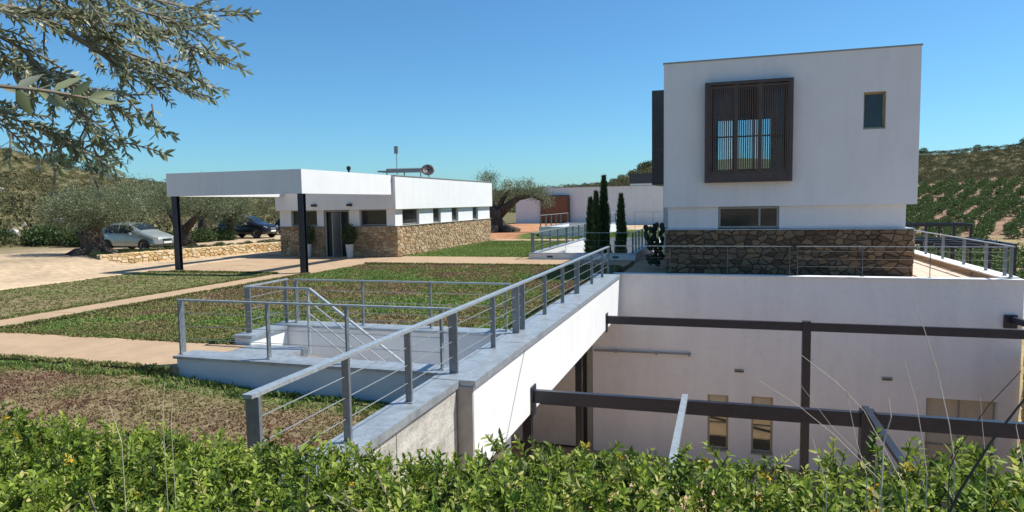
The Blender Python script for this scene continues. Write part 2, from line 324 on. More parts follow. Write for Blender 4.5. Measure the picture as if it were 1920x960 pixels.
# planting scatter ------------------------------------------------------------
def leafmesh(P, D, Ln, Wd, droop=.0, near=False, fold=.25, U=None):
    n = len(P); D = D / np.linalg.norm(D, axis=1, keepdims=True)
    if U is None: U = rng.normal(size=(n, 3))
    Sx = np.cross(D, U); Sx /= np.linalg.norm(Sx, axis=1, keepdims=True) + 1e-9; Nn = np.cross(Sx, D)
    Ln = np.broadcast_to(Ln, n)[:, None]; Wd = np.broadcast_to(Wd, n)[:, None]
    if not near:
        V = np.stack([P, P + D * Ln * .45 + Sx * Wd / 2 + Nn * Wd * fold, P + D * Ln - Nn * Ln * droop, P + D * Ln * .45 - Sx * Wd / 2 + Nn * Wd * fold], 1)
        F = (np.arange(n) * 4)[:, None] + np.array([[0, 1, 2, 3]]); return V.reshape(-1, 3), F, 4
    def c(t): return P + D * Ln * t - Nn * Ln * droop * t * t
    k = Nn * Wd * fold
    V = np.stack([c(0), c(.32), c(.68), c(1.), c(.30) + Sx * Wd * .46 + k, c(.66) + Sx * Wd * .40 + k, c(.30) - Sx * Wd * .46 + k, c(.66) - Sx * Wd * .40 + k], 1)
    T = np.array([[0, 1, 4], [4, 1, 2], [4, 2, 5], [5, 2, 3], [0, 6, 1], [6, 7, 2], [6, 2, 1], [7, 3, 2]])
    F = ((np.arange(n) * 8)[:, None, None] + T[None]).reshape(-1, 3); return V.reshape(-1, 3), F, 8
def cloud(name, P, D, Ln, Wd, v, mat, parent=None, near=False, droop=.0, fold=.25, U=None):
    V, F, k = leafmesh(P - wloc(parent), D, Ln, Wd, droop, near, fold, U)
    return link(name, np_mesh(name, V, F, v=np.repeat(np.clip(v, 0, 1), k)), mat, parent)
def ground_cover(name, n, x0, x1, y0, y1, zf, vf, mat, h, label, cat, keep=None, spread=1.0, k=5):
    x = rng.uniform(x0, x1, n); y = rng.uniform(y0, y1, n)
    if keep is not None: q = keep(x, y); x, y = x[q], y[q]
    z = zf(x, y); v = vf(x, y); n = len(x)
    x = np.repeat(x, k); y = np.repeat(y, k); z = np.repeat(z, k); v = np.repeat(v, k) + rng.normal(0, .035, n * k)
    hh = np.repeat(rng.uniform(.5, 1.2, n), k) * h * rng.uniform(.6, 1.2, n * k)
    P = np.stack([x + rng.normal(0, h * .5, n * k), y + rng.normal(0, h * .5, n * k), z - .01], 1)
    D = np.stack([rng.normal(0, spread, n * k), rng.normal(0, spread, n * k), np.ones(n * k)], 1)
    o = cloud(name, P, D, hh, hh * .55, v, mat); return tag(o, label, cat, kind='stuff')
def sedv(x, y): return np.clip(.38 + 1.15 * (fbm(x * .8 + y * .6, y * .8 - x * .6, 2.3) - .5) + .35 * (vnoise(x * .6 - y * .8 + 40, x * .8 + y * .6, .45) - .5), 0, .98)
def dens(x, y): return rng.random(len(x)) < .55 + .6 * vnoise(x, y, .5)
ground_cover('sedum_planting', 42000, -16.1, -4.15, 12.95, 28.4, bedz, lambda x, y: sedv(x, y) * 1.25 + .13, M_sedum, .075, 'mottled green and brown sedum covering the broad roof bed beyond the stairwell', 'sedum', dens)
ground_cover('sedum_planting', 6000, -16.1, -9.5, 11.2, 12.95, bedz, lambda x, y: sedv(x, y) + .12 + .5 * sst(11.9, 11.2, y), M_sedum, .06, 'strip of green sedum between the lower path and the stairwell wall', 'sedum', dens)
def v3(x, y): return sedv(x, y) * 1.0 - .16 + .3 * sst(.55, .8, vnoise(x + 7, y, 1.3)) + .8 * sst(8.3, 9.2, y) + .35 * sst(-5.2, -4.2, x)
ground_cover('sedum_planting', 52000, -17, -4.1, 4.2, 9.25, bed3z, v3, M_sedum, .042, 'reddish brown dry sedum bed between the hedge and the lower path', 'sedum', dens)
ground_cover('grass_cover', 12000, -24.1, -17.45, 11.2, 23.7, lambda x, y: -.03 + .04 * (fbm(x, y, 2.) - .5), lambda x, y: 0.0 + 1.05 * fbm(x, y, 2.5) + .3 * sst(20, 23, y), M_grass, .055, 'short patchy grass strip between the gravel drive and the canopy path', 'grass', dens)
ground_cover('grass_cover', 11000, -16.1, -9.0, 32.65, 46.6, lambda x, y: -.03 + 0 * x, lambda x, y: .42 + .6 * fbm(x, y, 3), M_grass, .07, 'green lawn beside the long stone base of the entrance pavilion', 'grass', None)
ground_cover('grass_cover', 7000, -14, -3.2, 45.2, 60, lambda x, y: -.03 + 0 * x, lambda x, y: .35 + .5 * fbm(x, y, 3), M_grass, .12, 'grass beyond the sunken patio towards the long white building', 'grass', lambda x, y: ~(((y > 46.4) & (y < 48.6) & (x < -9)) | ((y > 52.6) & (x < -9.3))))
def fringe(segs, mat, label, h=.07, vlo=.4, vhi=1., dens=90):
    P = []
    for (xa, ya), (xb, yb), z in segs:
        n = int(math.hypot(xb - xa, yb - ya) * dens); t = rng.random(n); nx_, ny_ = -(yb - ya), xb - xa; l = math.hypot(nx_, ny_); off = (.10 * (vnoise(t * l, t * 0 + xa, .35) - .35) + rng.normal(0, .03, n))
        P.append(np.stack([xa + (xb - xa) * t + nx_ / l * off, ya + (yb - ya) * t + ny_ / l * off, np.full(n, z)], 1))
    P = np.concatenate(P); n = len(P); P = np.repeat(P, 5, 0) + rng.normal(0, h * .4, (n * 5, 3)) * np.array([1, 1, .1]); D = np.stack([rng.normal(0, .7, n * 5), rng.normal(0, .7, n * 5), np.ones(n * 5)], 1)
    L = rng.uniform(.5, 1.2, n * 5) * h; tag(cloud('edge_growth', P, D, L, L * .5, np.repeat(rng.uniform(vlo, vhi, n), 5), mat), label, 'sedum', kind='stuff')
fringe([((-16.1, 23.7), (-16.1, 11.2), 0), ((-4.2, 28.42), (-16.1, 28.42), 0), ((-9.4, 11.18), (-16.1, 11.18), 0), ((-16.1, 11.2), (-9.4, 11.25), 0), ((-4.12, 13), (-4.12, 28.3), .0)], M_sedum, 'ragged sedum edge spilling over the paths round the broad roof bed')
fringe([((-24, 9.22), (-9.1, 9.22), -.03), ((-17.45, 11.2), (-17.45, 23.7), 0), ((-17.5, 23.72), (-23, 23.72), 0)], M_sedum, 'ragged green edge along the lower path and the grass strip', vlo=.35)
# bright cushions along the stairwell wall and path edge (one mass)
P = []; 
for i in range(46):
    x = -12.5 + 8.3 * i / 46 + random.uniform(-.15, .15); y = 9.12 - random.random() ** 2 * .55; k = 60; sz = random.uniform(.05, .12)
    P.append(np.stack([rng.normal(x, sz, k), rng.normal(y, sz * .7, k), np.full(k, float(bed3z(np.array(x), np.array(y))) - .02)], 1))
P = np.concatenate(P); k = len(P); D = np.stack([rng.normal(0, .5, k), rng.normal(0, .5, k), np.ones(k)], 1)
tag(cloud('sedum_fringe', P, D, rng.uniform(.05, .13, k), .035, rng.uniform(.65, 1, k), M_sedum), 'bright green sedum fringe along the stairwell wall and path edge', 'sedum', kind='stuff')
# ------------------------------------------------------------------ masonry
def clip(poly, a, b, c):          # keep a*x+b*y<=c
    out = []
    for i in range(len(poly)):
        p = poly[i]; q = poly[(i + 1) % len(poly)]; dp = a * p[0] + b * p[1] - c; dq = a * q[0] + b * q[1] - c
        if dp <= 0: out.append(p)
        if (dp < 0 < dq) or (dq < 0 < dp): t = dp / (dp - dq); out.append((p[0] + (q[0] - p[0]) * t, p[1] + (q[1] - p[1]) * t))
    return out
def masonry(parent, O, U, N, wd, ht, cw, ch, mat, nind, holes=(), joint=.022, proud=.05, Vv=(0, 0, 1)):
    """rubble: cells of an uneven, thinned point set, wider than high"""
    O = np.array(O, float); U = np.array(U, float); N = np.array(N, float); Vv = np.array(Vv, float)
    nu = max(1, round(wd / cw)); nv = max(1, round(ht / ch)); pts = {}
    for j in range(-1, nv + 1):
        sh = random.uniform(-.5, .5)
        for i in range(-2, nu + 2):
            if random.random() < .16: continue
            pts[i, j] = ((i + .5 + random.uniform(-.45, .45) + sh) * wd / nu, (j + .5 + random.uniform(-.34, .34)) * ht / nv)
    cells = []; k = ch / cw
    for (i, j), p in pts.items():
        P = [(max(0, p[0] - 2.5 * cw), max(0, p[1] - 2.5 * ch)), (min(wd, p[0] + 2.5 * cw), max(0, p[1] - 2.5 * ch)), (min(wd, p[0] + 2.5 * cw), min(ht, p[1] + 2.5 * ch)), (max(0, p[0] - 2.5 * cw), min(ht, p[1] + 2.5 * ch))]
        if P[1][0] <= P[0][0] or P[2][1] <= P[1][1]: continue
        jn = joint * random.uniform(.5, 1.25)
        for dj in (-2, -1, 0, 1, 2):
            for di in (-3, -2, -1, 0, 1, 2, 3):
                q = pts.get((i + di, j + dj))
                if q is None or (di == 0 and dj == 0) or len(P) < 3: continue
                a, b = (q[0] - p[0]) * k * k, (q[1] - p[1]); l = math.hypot(a, b)          # stretched metric
                if l < 1e-6: continue
                P = clip(P, a / l, b / l, (a * (p[0] + q[0]) / 2 + b * (p[1] + q[1]) / 2) / l - jn / 2)
        if len(P) < 3: continue
        cx = sum(q[0] for q in P) / len(P); cy = sum(q[1] for q in P) / len(P)
        for h in holes:
            if h[0] < cx < h[1]: P = []; break
            P = clip(P, 1, 0, h[0]) if cx <= h[0] else clip(P, -1, 0, -h[1])
        if len(P) < 3: continue
        ar = abs(sum(P[t][0] * P[(t + 1) % len(P)][1] - P[(t + 1) % len(P)][0] * P[t][1] for t in range(len(P)))) / 2
        if ar < .12 * cw * ch: continue
        cells.append(((cx, cy), P))
    def wp(q, d): return O + U * q[0] + Vv * q[1] + N * d
    cells.sort(key=lambda c: np.linalg.norm(wp(c[0], 0) - EYE))
    rest = MB(); base = wloc(parent)
    for idx, (p, poly) in enumerate(cells):
        cx = sum(q[0] for q in poly) / len(poly); cy = sum(q[1] for q in poly) / len(poly); d = random.uniform(.4, 1) * proud
        a = random.random(); s = random.uniform(.74, .86); k = len(poly)
        R0 = [wp(q, -.01) for q in poly]; R1 = [wp((cx + (q[0] - cx) * .96, cy + (q[1] - cy) * .96), d * .6) for q in poly]
        R2 = [wp((cx + (q[0] - cx) * s, cy + (q[1] - cy) * s), d * random.uniform(.75, 1.15)) for q in poly]
        F = []
        for t in range(k):
            t2 = (t + 1) % k; F += [(t, t2, k + t2, k + t), (k + t, k + t2, 2 * k + t2, 2 * k + t)]
        F.append(tuple(2 * k + t for t in range(k)))
        if idx < nind: MB().add(R0 + R1 + R2, F, a).build('stone', mat, parent)
        else: rest.add(R0 + R1 + R2, F, a)
    if rest.V: tag(rest.build('stone_facing', mat, parent), kind='stuff')
# ------------------------------------------------------------------ windows
def window(parent, axis, a0, a1, z0, z1, pos, mat_f, fr=.06, depth=.06, mull=(), out=-1, glass=None, inset=.05):
    """axis 'x': window in a wall facing +-Y at y=pos ; axis 'y': wall facing +-X at x=pos. out = sign of outward normal"""
    m_ = MB(); p0, p1 = sorted((pos, pos - out * depth))
    def b(u0, u1, w0, w1, q0=p0, q1=p1, mb=m_):
        if axis == 'x': mb.box(u0, u1, q0, q1, w0, w1)
        else: mb.box(q0, q1, u0, u1, w0, w1)
    b(a0, a0 + fr, z0, z1); b(a1 - fr, a1, z0, z1); b(a0 + fr, a1 - fr, z0, z0 + fr); b(a0 + fr, a1 - fr, z1 - fr, z1)
    for q in mull: b(q - fr / 2, q + fr / 2, z0 + fr, z1 - fr)
    wnd = m_.build('window', mat_f, parent)
    edges = [a0 + fr] + [e for q in mull for e in (q - fr / 2, q + fr / 2)] + [a1 - fr]
    for e0, e1 in zip(edges[::2], edges[1::2]):
        g = MB(); c = pos - out * depth * .6; b(e0, e1, z0 + fr, z1 - fr, c - .006, c + .006, g); g.build('pane', glass or M_glass, wnd)
    return wnd
# ------------------------------------------------------------------ roof edge: fascia, concrete wall, coping
r = root('roof_edge_beam', 'long white rendered roof edge beam with zinc coping above the courtyard', 'wall', (-3.5, 16, -1.2))
bx('fascia', M_white, r, -3.66, -3.42, 9.0, 23.68, -1.22, .148)
for y0, y1 in ((8.98, 11.69), (11.70, 15.2), (15.21, 18.7), (18.71, 23.62)):
    c = MB().box(-4.08, -3.38, y0, y1, .15, .19); c.box(-3.40, -3.38, y0, y1, .09, .15); c.build('coping', M_coping, r)
MB().tube([(-3.412, 11.71, .14), (-3.412, 11.1, -.5), (-3.412, 10.45, -1.22)], .008, 6).build('wire', M_concend, r)
bx('upstand', M_white, r, -4.05, -3.66, 9.0, 23.68, -.75, .148)
bx('end_face', M_concend, r, -3.655, -3.425, 8.96, 9.0, -3.2, .10)
bx('plinth', M_concend, r, -4.05, -3.66, 9.0, 9.3, -6.25, -.75)
r = root('concrete_wall', 'stained board marked concrete wall with zinc coping behind the hedge', 'wall', (-3.8, 6.5, -3))
bx('core', M_conc, r, -4.02, -3.70, 3.4, 8.95, -6.25, .14)
yy = [3.4, 5.2, 7.05, 8.94]; zz = [-6.2, -2.1, -1.05, -.5, .135]
for i in range(3):
    for j in range(4): bx('board_panel', M_conc, r, -3.70, -3.665 + random.uniform(-.003, .003), yy[i] + .006, yy[i + 1] - .006, zz[j] + .005, zz[j + 1] - .005)
c = MB().box(-4.08, -3.63, 3.4, 8.97, .145, .185); c.box(-3.65, -3.63, 3.4, 8.97, .08, .145); c.build('coping', M_coping, r)
# ------------------------------------------------------------------ stairwell
r = root('stairwell', 'stairwell walls with zinc coping sunk in the roof garden', 'stairwell', (-6.5, 11, 0))
bx('front_wall', M_white, r, -9.03, -4.09, 9.34, 9.74, -3, .14); bx('coping', M_coping, r, -9.08, -4.10, 9.30, 9.80, .143, .186)
bx('back_wall', M_white, r, -9.0, -4.09, 12.42, 12.86, -3, .14); bx('coping', M_coping, r, -9.35, -4.10, 12.38, 12.92, .143, .187)
bx('side_wall', M_white, r, -9.36, -8.98, 11.2, 12.40, -3, .12); bx('coping', M_coping, r, -9.38, -8.93, 11.17, 12.36, .123, .18)
bx('landing', M_coping, r, -9.0, -7.7, 9.75, 11.3, -.2, -.008)
for i in range(12): bx('step', M_path, r, -7.7 + i * .29, -7.38 + i * .29, 9.75, 11.3, -.5 - (i + 1) * .175, -.01 - (i + 1) * .175)
bx('floor', M_path, r, -9, -4.1, 9.75, 12.4, -3.2, -3.0)
# ------------------------------------------------------------------ railings
def railing(label, P, posts, top, base, cables=(), pw=.07, pt=.02, rail=(.11, .03), cr=.006, group=None, mat=None, wide=(), caps=True):
    """P: two end points (x,y). posts: parameters in metres from P0"""
    mat = mat or M_galv; a = Vector((P[0][0], P[0][1], 0)); b = Vector((P[1][0], P[1][1], 0)); d = (b - a).normalized(); up = Vector((0, 0, 1)); sd = d.cross(up)
    rt = root('steel_railing', label, 'railing', (a.x, a.y, base), group)
    MB().bar(a + up * (top - rail[1] / 2), b + up * (top - rail[1] / 2), rail[0], rail[1]).build('handrail', mat, rt)
    for i, s in enumerate(posts):
        p = a + d * s; k = 1.6 if i in wide else 1.
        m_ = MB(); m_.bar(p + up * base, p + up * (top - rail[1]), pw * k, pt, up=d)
        po = m_.build('post', M_post_shaded, rt)
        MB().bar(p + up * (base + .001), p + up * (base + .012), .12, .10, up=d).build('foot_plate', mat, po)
    for h in cables: MB().tube([a + d * posts[0] + up * (base + h), a + d * posts[-1] + up * (base + h)], cr, 6).build('cable', M_cable, rt)
    return rt
H3 = (.26, .49, .72)
def bar_off(y0, ys): return [y - y0 for y in ys]
railing('long galvanised cable railing on the roof edge above the white beam', ((-3.85, 4.72), (-3.85, 23.85)), bar_off(4.72, [4.80, 6.3, 7.8, 9.33, 11.17, 12.55, 12.95, 14.8, 16.6, 18.35, 18.5, 20.6, 22.5, 23.75]), 1.15, .19, H3, pw=.085, pt=.04, wide=(0, 3, 5, 6, 9), rail=(.10, .035))
railing('galvanised railing on the front coping of the stairwell', ((-9.12, 9.52), (-3.93, 9.52)), [.06, 1.85, 3.35, 5.0], 1.15, .19, H3, pw=.08, pt=.03, wide=(0,), rail=(.06, .03))
railing('galvanised railing along the back coping of the stairwell', ((-9.0, 12.72), (-4.0, 12.72)), [.06, 1.7, 3.27, 4.9], 1.15, .19, H3, pw=.07, pt=.03, rail=(.05, .03), wide=(0,))
railing('short galvanised railing returning along the stairwell side wall', ((-9.2, 11.4), (-9.2, 12.78)), [.05, 1.30], 1.15, .18, H3, pw=.08, pt=.03, rail=(.06, .03), wide=(0,))
sr = root('stair_handrail', 'galvanised handrail sloping down into the stairwell', 'railing', (-7.7, 11.35, 0))
for nm, pts in (('handrail', [(-9.2, 11.35, 1.135), (-7.68, 11.35, 1.135)]), ('sloping_rail', [(-7.68, 11.35, 1.135), (-4.9, 11.35, -.78)])): MB().bar(pts[0], pts[1], .06, .035).build(nm, M_galv, sr)
MB().bar((-7.72, 11.35, -.15), (-7.72, 11.35, 1.115), .06, .03).build('post', M_galv, sr)
for h in (.25, .5, .75):
    MB().tube([(-9.15, 11.35, 1.135 - h), (-7.7, 11.35, 1.135 - h)], .007, 6).build('cable', M_cable, sr)
    MB().bar((-7.7, 11.35, 1.135 - h), (-5.2, 11.35, 1.135 - h - 1.72), .022, .02).build('sloping_bar', M_galv, sr)
# ------------------------------------------------------------------ tower
T = root('tower_house', 'tall white house block with slatted bay window and dark stone base', 'building', (2.1, 30, 0))
x0, x1, yf, yb, zb, zt = -2.13, 6.32, 26.2, 36.2, 2.46, 7.76
m_ = MB()
def front_wall(m_, x0, x1, z0, z1, y0, y1, ops):
    """wall with rectangular openings: (xa,xb,za,zb)"""
    xs = sorted({x0, x1, *[o[0] for o in ops], *[o[1] for o in ops]}); zs = sorted({z0, z1, *[o[2] for o in ops], *[o[3] for o in ops]})
    for i in range(len(xs) - 1):
        for j in range(len(zs) - 1):
            cx = (xs[i] + xs[i + 1]) / 2; cz = (zs[j] + zs[j + 1]) / 2
            if any(o[0] < cx < o[1] and o[2] < cz < o[3] for o in ops): continue
            m_.box(xs[i], xs[i + 1], y0, y1, zs[j], zs[j + 1])
front_wall(m_, x0, x1, zb, zt, yf, yf + .35, [(-.41, 2.22, 3.67, 6.82), (4.60, 5.29, 5.09, 6.32)])
m_.build('upper_wall_front', M_white, T)
m_ = MB(); front_wall(m_, x0 + .35, x1 - .35, zb, zt, yb - .35, yb, [(-.35, 2.3, 4.15, 6.72)]); m_.build('upper_wall_back', M_white, T)
bx('upper_wall_side', M_white, T, x0, x0 + .35, yf + .351, yb, zb, zt); bx('upper_wall_side', M_white, T, x1 - .35, x1, yf + .351, yb, zb, zt)
bx('roof', M_soffit, T, x0 + .36, x1 - .36, yf + .36, yb - .36, zt - .4, zt - .1)
c = MB().box(x0 - .03, x1 + .03, yf - .03, yf + .37, zt, zt + .05); c.box(x0 - .03, x0 + .37, yf + .37, yb + .03, zt, zt + .05); c.box(x1 - .37, x1 + .03, yf + .37, yb + .03, zt, zt + .05); c.build('roof_coping', M_frameg, T)
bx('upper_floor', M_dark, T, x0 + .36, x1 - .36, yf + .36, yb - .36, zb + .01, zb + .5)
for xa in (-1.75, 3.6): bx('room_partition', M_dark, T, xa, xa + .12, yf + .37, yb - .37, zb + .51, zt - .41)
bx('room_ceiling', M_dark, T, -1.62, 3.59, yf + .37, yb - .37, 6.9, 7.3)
# window band
m_ = MB(); front_wall(m_, -1.98, 6.02, 1.64, 2.459, yf + .16, yf + .5, [(-.16, 1.95, 1.64, 2.459)]); m_.box(5.7, 6.02, yf + .5, yb - .1, 1.64, 2.459); m_.box(-1.98, -1.66, yf + .5, yb - .1, 1.64, 2.459)
m_.build('lower_wall', M_white, T)
window(T, 'x', -.15, 1.94, 1.665, 2.445, yf + .2, M_frameg, .07, .08, (1.28,))
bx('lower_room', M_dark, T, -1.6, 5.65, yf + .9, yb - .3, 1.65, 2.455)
bx('stone_base', M_mortarT, T, -2.04, 6.24, yf + .09, yb - .05, -.1, 1.60)
bx('base_ledge', M_coping, T, -2.1, 6.3, yf + .02, yb, 1.602, 1.636)
sb = T.children[-2]
masonry(sb, (-2.07, yf + .09, -.02), (1, 0, 0), (0, -1, 0), 8.33, 1.62, .285, .185, M_stoneT, 225, joint=.02, proud=.085)
masonry(sb, (6.24, yf + .06, -.02), (0, 1, 0), (1, 0, 0), 9.8, 1.62, .34, .22, M_stoneT, 40, joint=.035, proud=.07)
masonry(sb, (-2.04, yf + .06, -.02), (0, 1, 0), (-1, 0, 0), 9.8, 1.62, .34, .22, M_stoneT, 30, joint=.035, proud=.07)
# slatted bay
by0 = yf - .34
fr = MB(); fr.box(-.65, -.53, by0, yf, 3.34, 6.93); fr.box(2.21, 2.33, by0, yf, 3.34, 6.93); fr.box(-.53, 2.21, by0, yf, 6.82, 6.93); fr.box(-.53, 2.21, by0, yf, 3.34, 3.42)
bay = fr.build('bay_frame', M_brown, T); bx('sill_panel', M_brown, bay, -.53, 2.21, by0 + .02, by0 + .06, 3.42, 3.66)
for xa, xb in ((-.53, -.45), (.36, .50), (1.17, 1.31), (2.13, 2.21)): bx('screen_stile', M_slat, bay, xa, xb, by0 + .03, by0 + .08, 3.66, 6.82)
for za in (6.70, 3.66): bx('screen_rail', M_slat, bay, -.45, 2.13, by0 + .04, by0 + .07, za, za + .08)
bx('crossbar', M_brown, bay, -.45, 2.13, by0 + .12, by0 + .16, 4.95, 5.0)
for xa, xb in ((-.45, .36), (.50, 1.17), (1.31, 2.13)):
    k = int(round((xb - xa) / .074)); st = (xb - xa) / k
    for i in range(k): bx('slat', M_slat, bay, xa + st * (i + .5) - .021, xa + st * (i + .5) + .021, by0 + .045, by0 + .10, 3.745, 6.695)
def clear_glass():
    M, t, b = new_mat('clear_glass'); N = t.nodes; L = t.links; tr = N.new('ShaderNodeBsdfTransparent'); tr.inputs[0].default_value = (.82, .88, .9, 1)
    g = N.new('ShaderNodeBsdfGlossy'); g.inputs['Roughness'].default_value = .03; fz = N.new('ShaderNodeFresnel'); fz.inputs[0].default_value = 1.45
    mx = N.new('ShaderNodeMixShader'); L.new(fz.outputs[0], mx.inputs[0]); L.new(tr.outputs[0], mx.inputs[1]); L.new(g.outputs[0], mx.inputs[2]); L.new(mx.outputs[0], N['Material Output'].inputs[0]); return M
M_clear = clear_glass()
window(T, 'x', -.41, 2.22, 3.67, 6.82, yf + .22, M_brown, .06, .06, (.43, 1.24), glass=M_clear)
window(T, 'x', -.35, 2.30, 4.15, 6.72, yb - .1, M_brown, .07, .06, (.50, 1.45), glass=M_clear)
window(T, 'x', 4.60, 5.29, 5.09, 6.32, yf + .22, M_beige, .06, .05)
rv = MB(); rv.box(4.60, 5.29, yf - .01, yf + .21, 5.05, 5.09); rv.build('window_sill', M_frameg, T)
rv = MB(); rv.box(5.265, 5.288, yf + .002, yf + .21, 5.092, 6.318); rv.box(4.602, 5.264, yf + .002, yf + .21, 6.295, 6.318); rv.build('window_reveal', M_beige, T)
# brown clad volume behind
B = root('brown_clad_block', 'dark brown clad block standing behind the white house corner', 'building', (-1, 37, 0))
bx('cladding', M_brown, B, -3.57, -1.3, 36.4, 41, 3.55, 8.42); bx('base', M_white, B, -3.0, -1.4, 36.6, 40.6, -.6, 3.55)
# terrace
struct('terrace_floor', M_path, -3.66, 8.05, 24.05, 37, -.5, -.03)
for i in range(3):
    for j in range(9): tag(bx('terrace_tile', M_tile, None, 6.36 + i * .58, 6.925 + i * .58, 24.12 + j * 1.2, 25.305 + j * 1.2, -.03, 0.0 + random.uniform(-.002, .002)), kind='structure')
r = root('terrace_wall', 'low parapet with white coping along the open side of the stone terrace', 'wall', (8.3, 30, 0))
bx('parapet', M_path, r, 8.08, 8.5, 24.06, 37, -6.3, .2); bx('coping', M_white, r, 8.03, 8.56, 23.95, 37, .2, .245)
for y in (26.4, 31.2): bx('step_light', M_brown, r, 8.068, 8.082, y, y + .2, .04, .13)
R_ = 'terrace railings at the white house'
railing('thin steel railing on the courtyard wall beside the roof edge corner', ((-3.7, 23.9), (2.15, 23.9)), [.05, 1.97, 3.86, 5.81], 1.17, .2, (.3, .55, .8), pw=.05, pt=.012, rail=(.04, .025), cr=.002, wide=(3,))
railing('thin steel railing on the courtyard wall beside the sunny tiles', ((2.30, 23.9), (8.4, 23.9)), [.05, 1.97, 3.87, 6.0], 1.17, .2, (.3, .55, .8), pw=.05, pt=.012, rail=(.04, .025), cr=.002, wide=(0, 3))
railing('steel railing on the white coping of the sunny terrace side', ((8.3, 23.7), (8.3, 34.9)), [.15, .62, 2.2, 4.35, 6.8, 9.15, 11.1], 1.2, .245, (.3, .55, .8), pw=.1, pt=.03, rail=(.08, .03), cr=.0025)
# ------------------------------------------------------------------ courtyard wall
W = root('courtyard_wall', 'tall white courtyard wall with narrow windows below the terrace', 'wall', (2.4, 23.8, -6.25))
m_ = MB(); front_wall(m_, -4.42, 8.6, -6.25, .15, 23.7, 24.0, [(-.45, .23, -5.83, -3.91), (.97, 1.65, -5.83, -3.88), (6.13, 8.05, -6.25, -3.57)]); m_.build('rendered_face', M_white2, W)
bx('coping', M_white, W, -3.64, 8.62, 23.63, 24.04, .15, .198)
for a in (-.45, .97):
    wv = window(W, 'x', a, a + .68, -5.83, -3.90, 23.84, M_beige, .07, .08, glass=M_reflect)
    bx('sill', M_frameg, wv, a - .01, a + .69, 23.66, 23.8, -5.86, -5.80); bx('shutter', M_blind, wv, a + .07, a + .61, 23.85, 23.87, -4.45, -3.97)
    bx('crossbar', M_beige, wv, a + .07, a + .61, 23.83, 23.855, -4.95, -4.90)
dw = window(W, 'x', 6.13, 8.05, -6.2, -3.58, 23.9, M_frameg, .05, .06, (7.08,), glass=M_blind)
bx('crossbar', M_frameg, dw, 6.18, 8.0, 23.86, 23.895, -5.1, -5.06)
for a in (.41, 4.86): v_ = bx('vent', M_frameg, W, a, a + .31, 23.67, 23.7, -3.09, -2.97); bx('grille', M_dark, v_, a + .03, a + .28, 23.664, 23.67, -3.06, -3.02)
MB().tube([(-4.35, 23.62, -2.56), (-1.0, 23.62, -2.53)], .035, 8).build('pipe', M_frameg, W)
for a in (-3.6, -2.2, -1.1): bx('pipe_bracket', M_frameg, W, a, a + .06, 23.6, 23.7, -2.62, -2.5)
r = root('lower_panel_wall', 'grey metal panel wall in the shade under the roof', 'wall', (-7, 23.8, -6.25))
xs = [-9.4, -7.05, -4.78]; zs = [-6.2, -4.7, -3.2, -1.2]
bx('backing', M_dark, r, -9.4, -4.43, 23.85, 24.0, -6.25, -1.16)
for i in range(2):
    for j in range(3): bx('panel', M_panel, r, xs[i] + .02, xs[i + 1] - .02, 23.78, 23.85, zs[j] + .02, zs[j + 1] - .02)
bx('trim', M_frameg, r, -4.62, -4.43, 23.66, 23.84, -6.25, -1.16)
for yv, lb in ((15.9, 'dark steel column under the roof edge nearer the hedge'), (22.2, 'dark steel column under the roof edge beside the panel wall')):
    r = root('steel_column', lb, 'column', (-4.6, yv, -6.25), 'columns under the roof edge')
    bx('shaft', M_steel, r, -4.72, -4.5, yv - .1, yv + .1, -6.2, -1.16); bx('base_plate', M_steel, r, -4.8, -4.42, yv - .18, yv + .18, -6.25, -6.2)
# ------------------------------------------------------------------ steel pergola in the courtyard
r = root('steel_pergola', 'dark steel pergola frame spanning the courtyard from the white beam', 'pergola', (2.3, 16, -6.25))
for yv in (12.15, 20.7):
    bx('beam', M_steel, r, -3.40, 12.5, yv - .06, yv + .06, -1.04, -.80)
    bx('wall_plate', M_steel, r, -3.418, -3.39, yv - .16, yv + .16, -1.30, -.72)
    for xv in (2.3, 8.1): bx('post', M_steel, r, xv - .11, xv + .11, yv - .115, yv + .115, -6.25, -.76)
for xv in (-.62, 2.28): MB().bar((xv, 12.25, -.755), (xv + .0, 6.2, -.755), .10, .07).build('cross_beam', M_galv if xv < 0 else M_steel, r)
r = root('wall_bracket_beam', 'short dark steel beam on a wall plate beneath the terrace coping', 'beam', (8.27, 23.5, -1.1))
bx('plate', M_steel, r, 8.1, 8.44, 23.6, 23.69, -1.27, -.87); MB().bar((8.3, 23.6, -1.0), (9.1, 21.0, -1.1), .14, .18).build('arm', M_steel, r)
r = root('side_stone_wall', 'sunlit orange stone wall at the far edge of the courtyard', 'wall', (8.9, 22, -6.25))
bx('core', M_mortar, r, 8.66, 9.2, 17.5, 23.6, -6.25, -2.0)
masonry(r.children[0], (8.66, 17.5, -6.25), (0, 1, 0), (-1, 0, 0), 6.1, 4.25, .45, .28, M_stoneL, 60)
# ------------------------------------------------------------------ pavilion
Pv = root('entrance_pavilion', 'low white entrance pavilion with stone base and ribbon windows', 'building', (-19.8, 39, 0))
bx('upper_box', M_white, Pv, -23.4, -16.12, 31.72, 47.1, 2.5, 4.22)
c = MB().box(-23.43, -16.09, 31.69, 47.13, 4.22, 4.26); c.build('roof_coping', M_frameg, Pv)

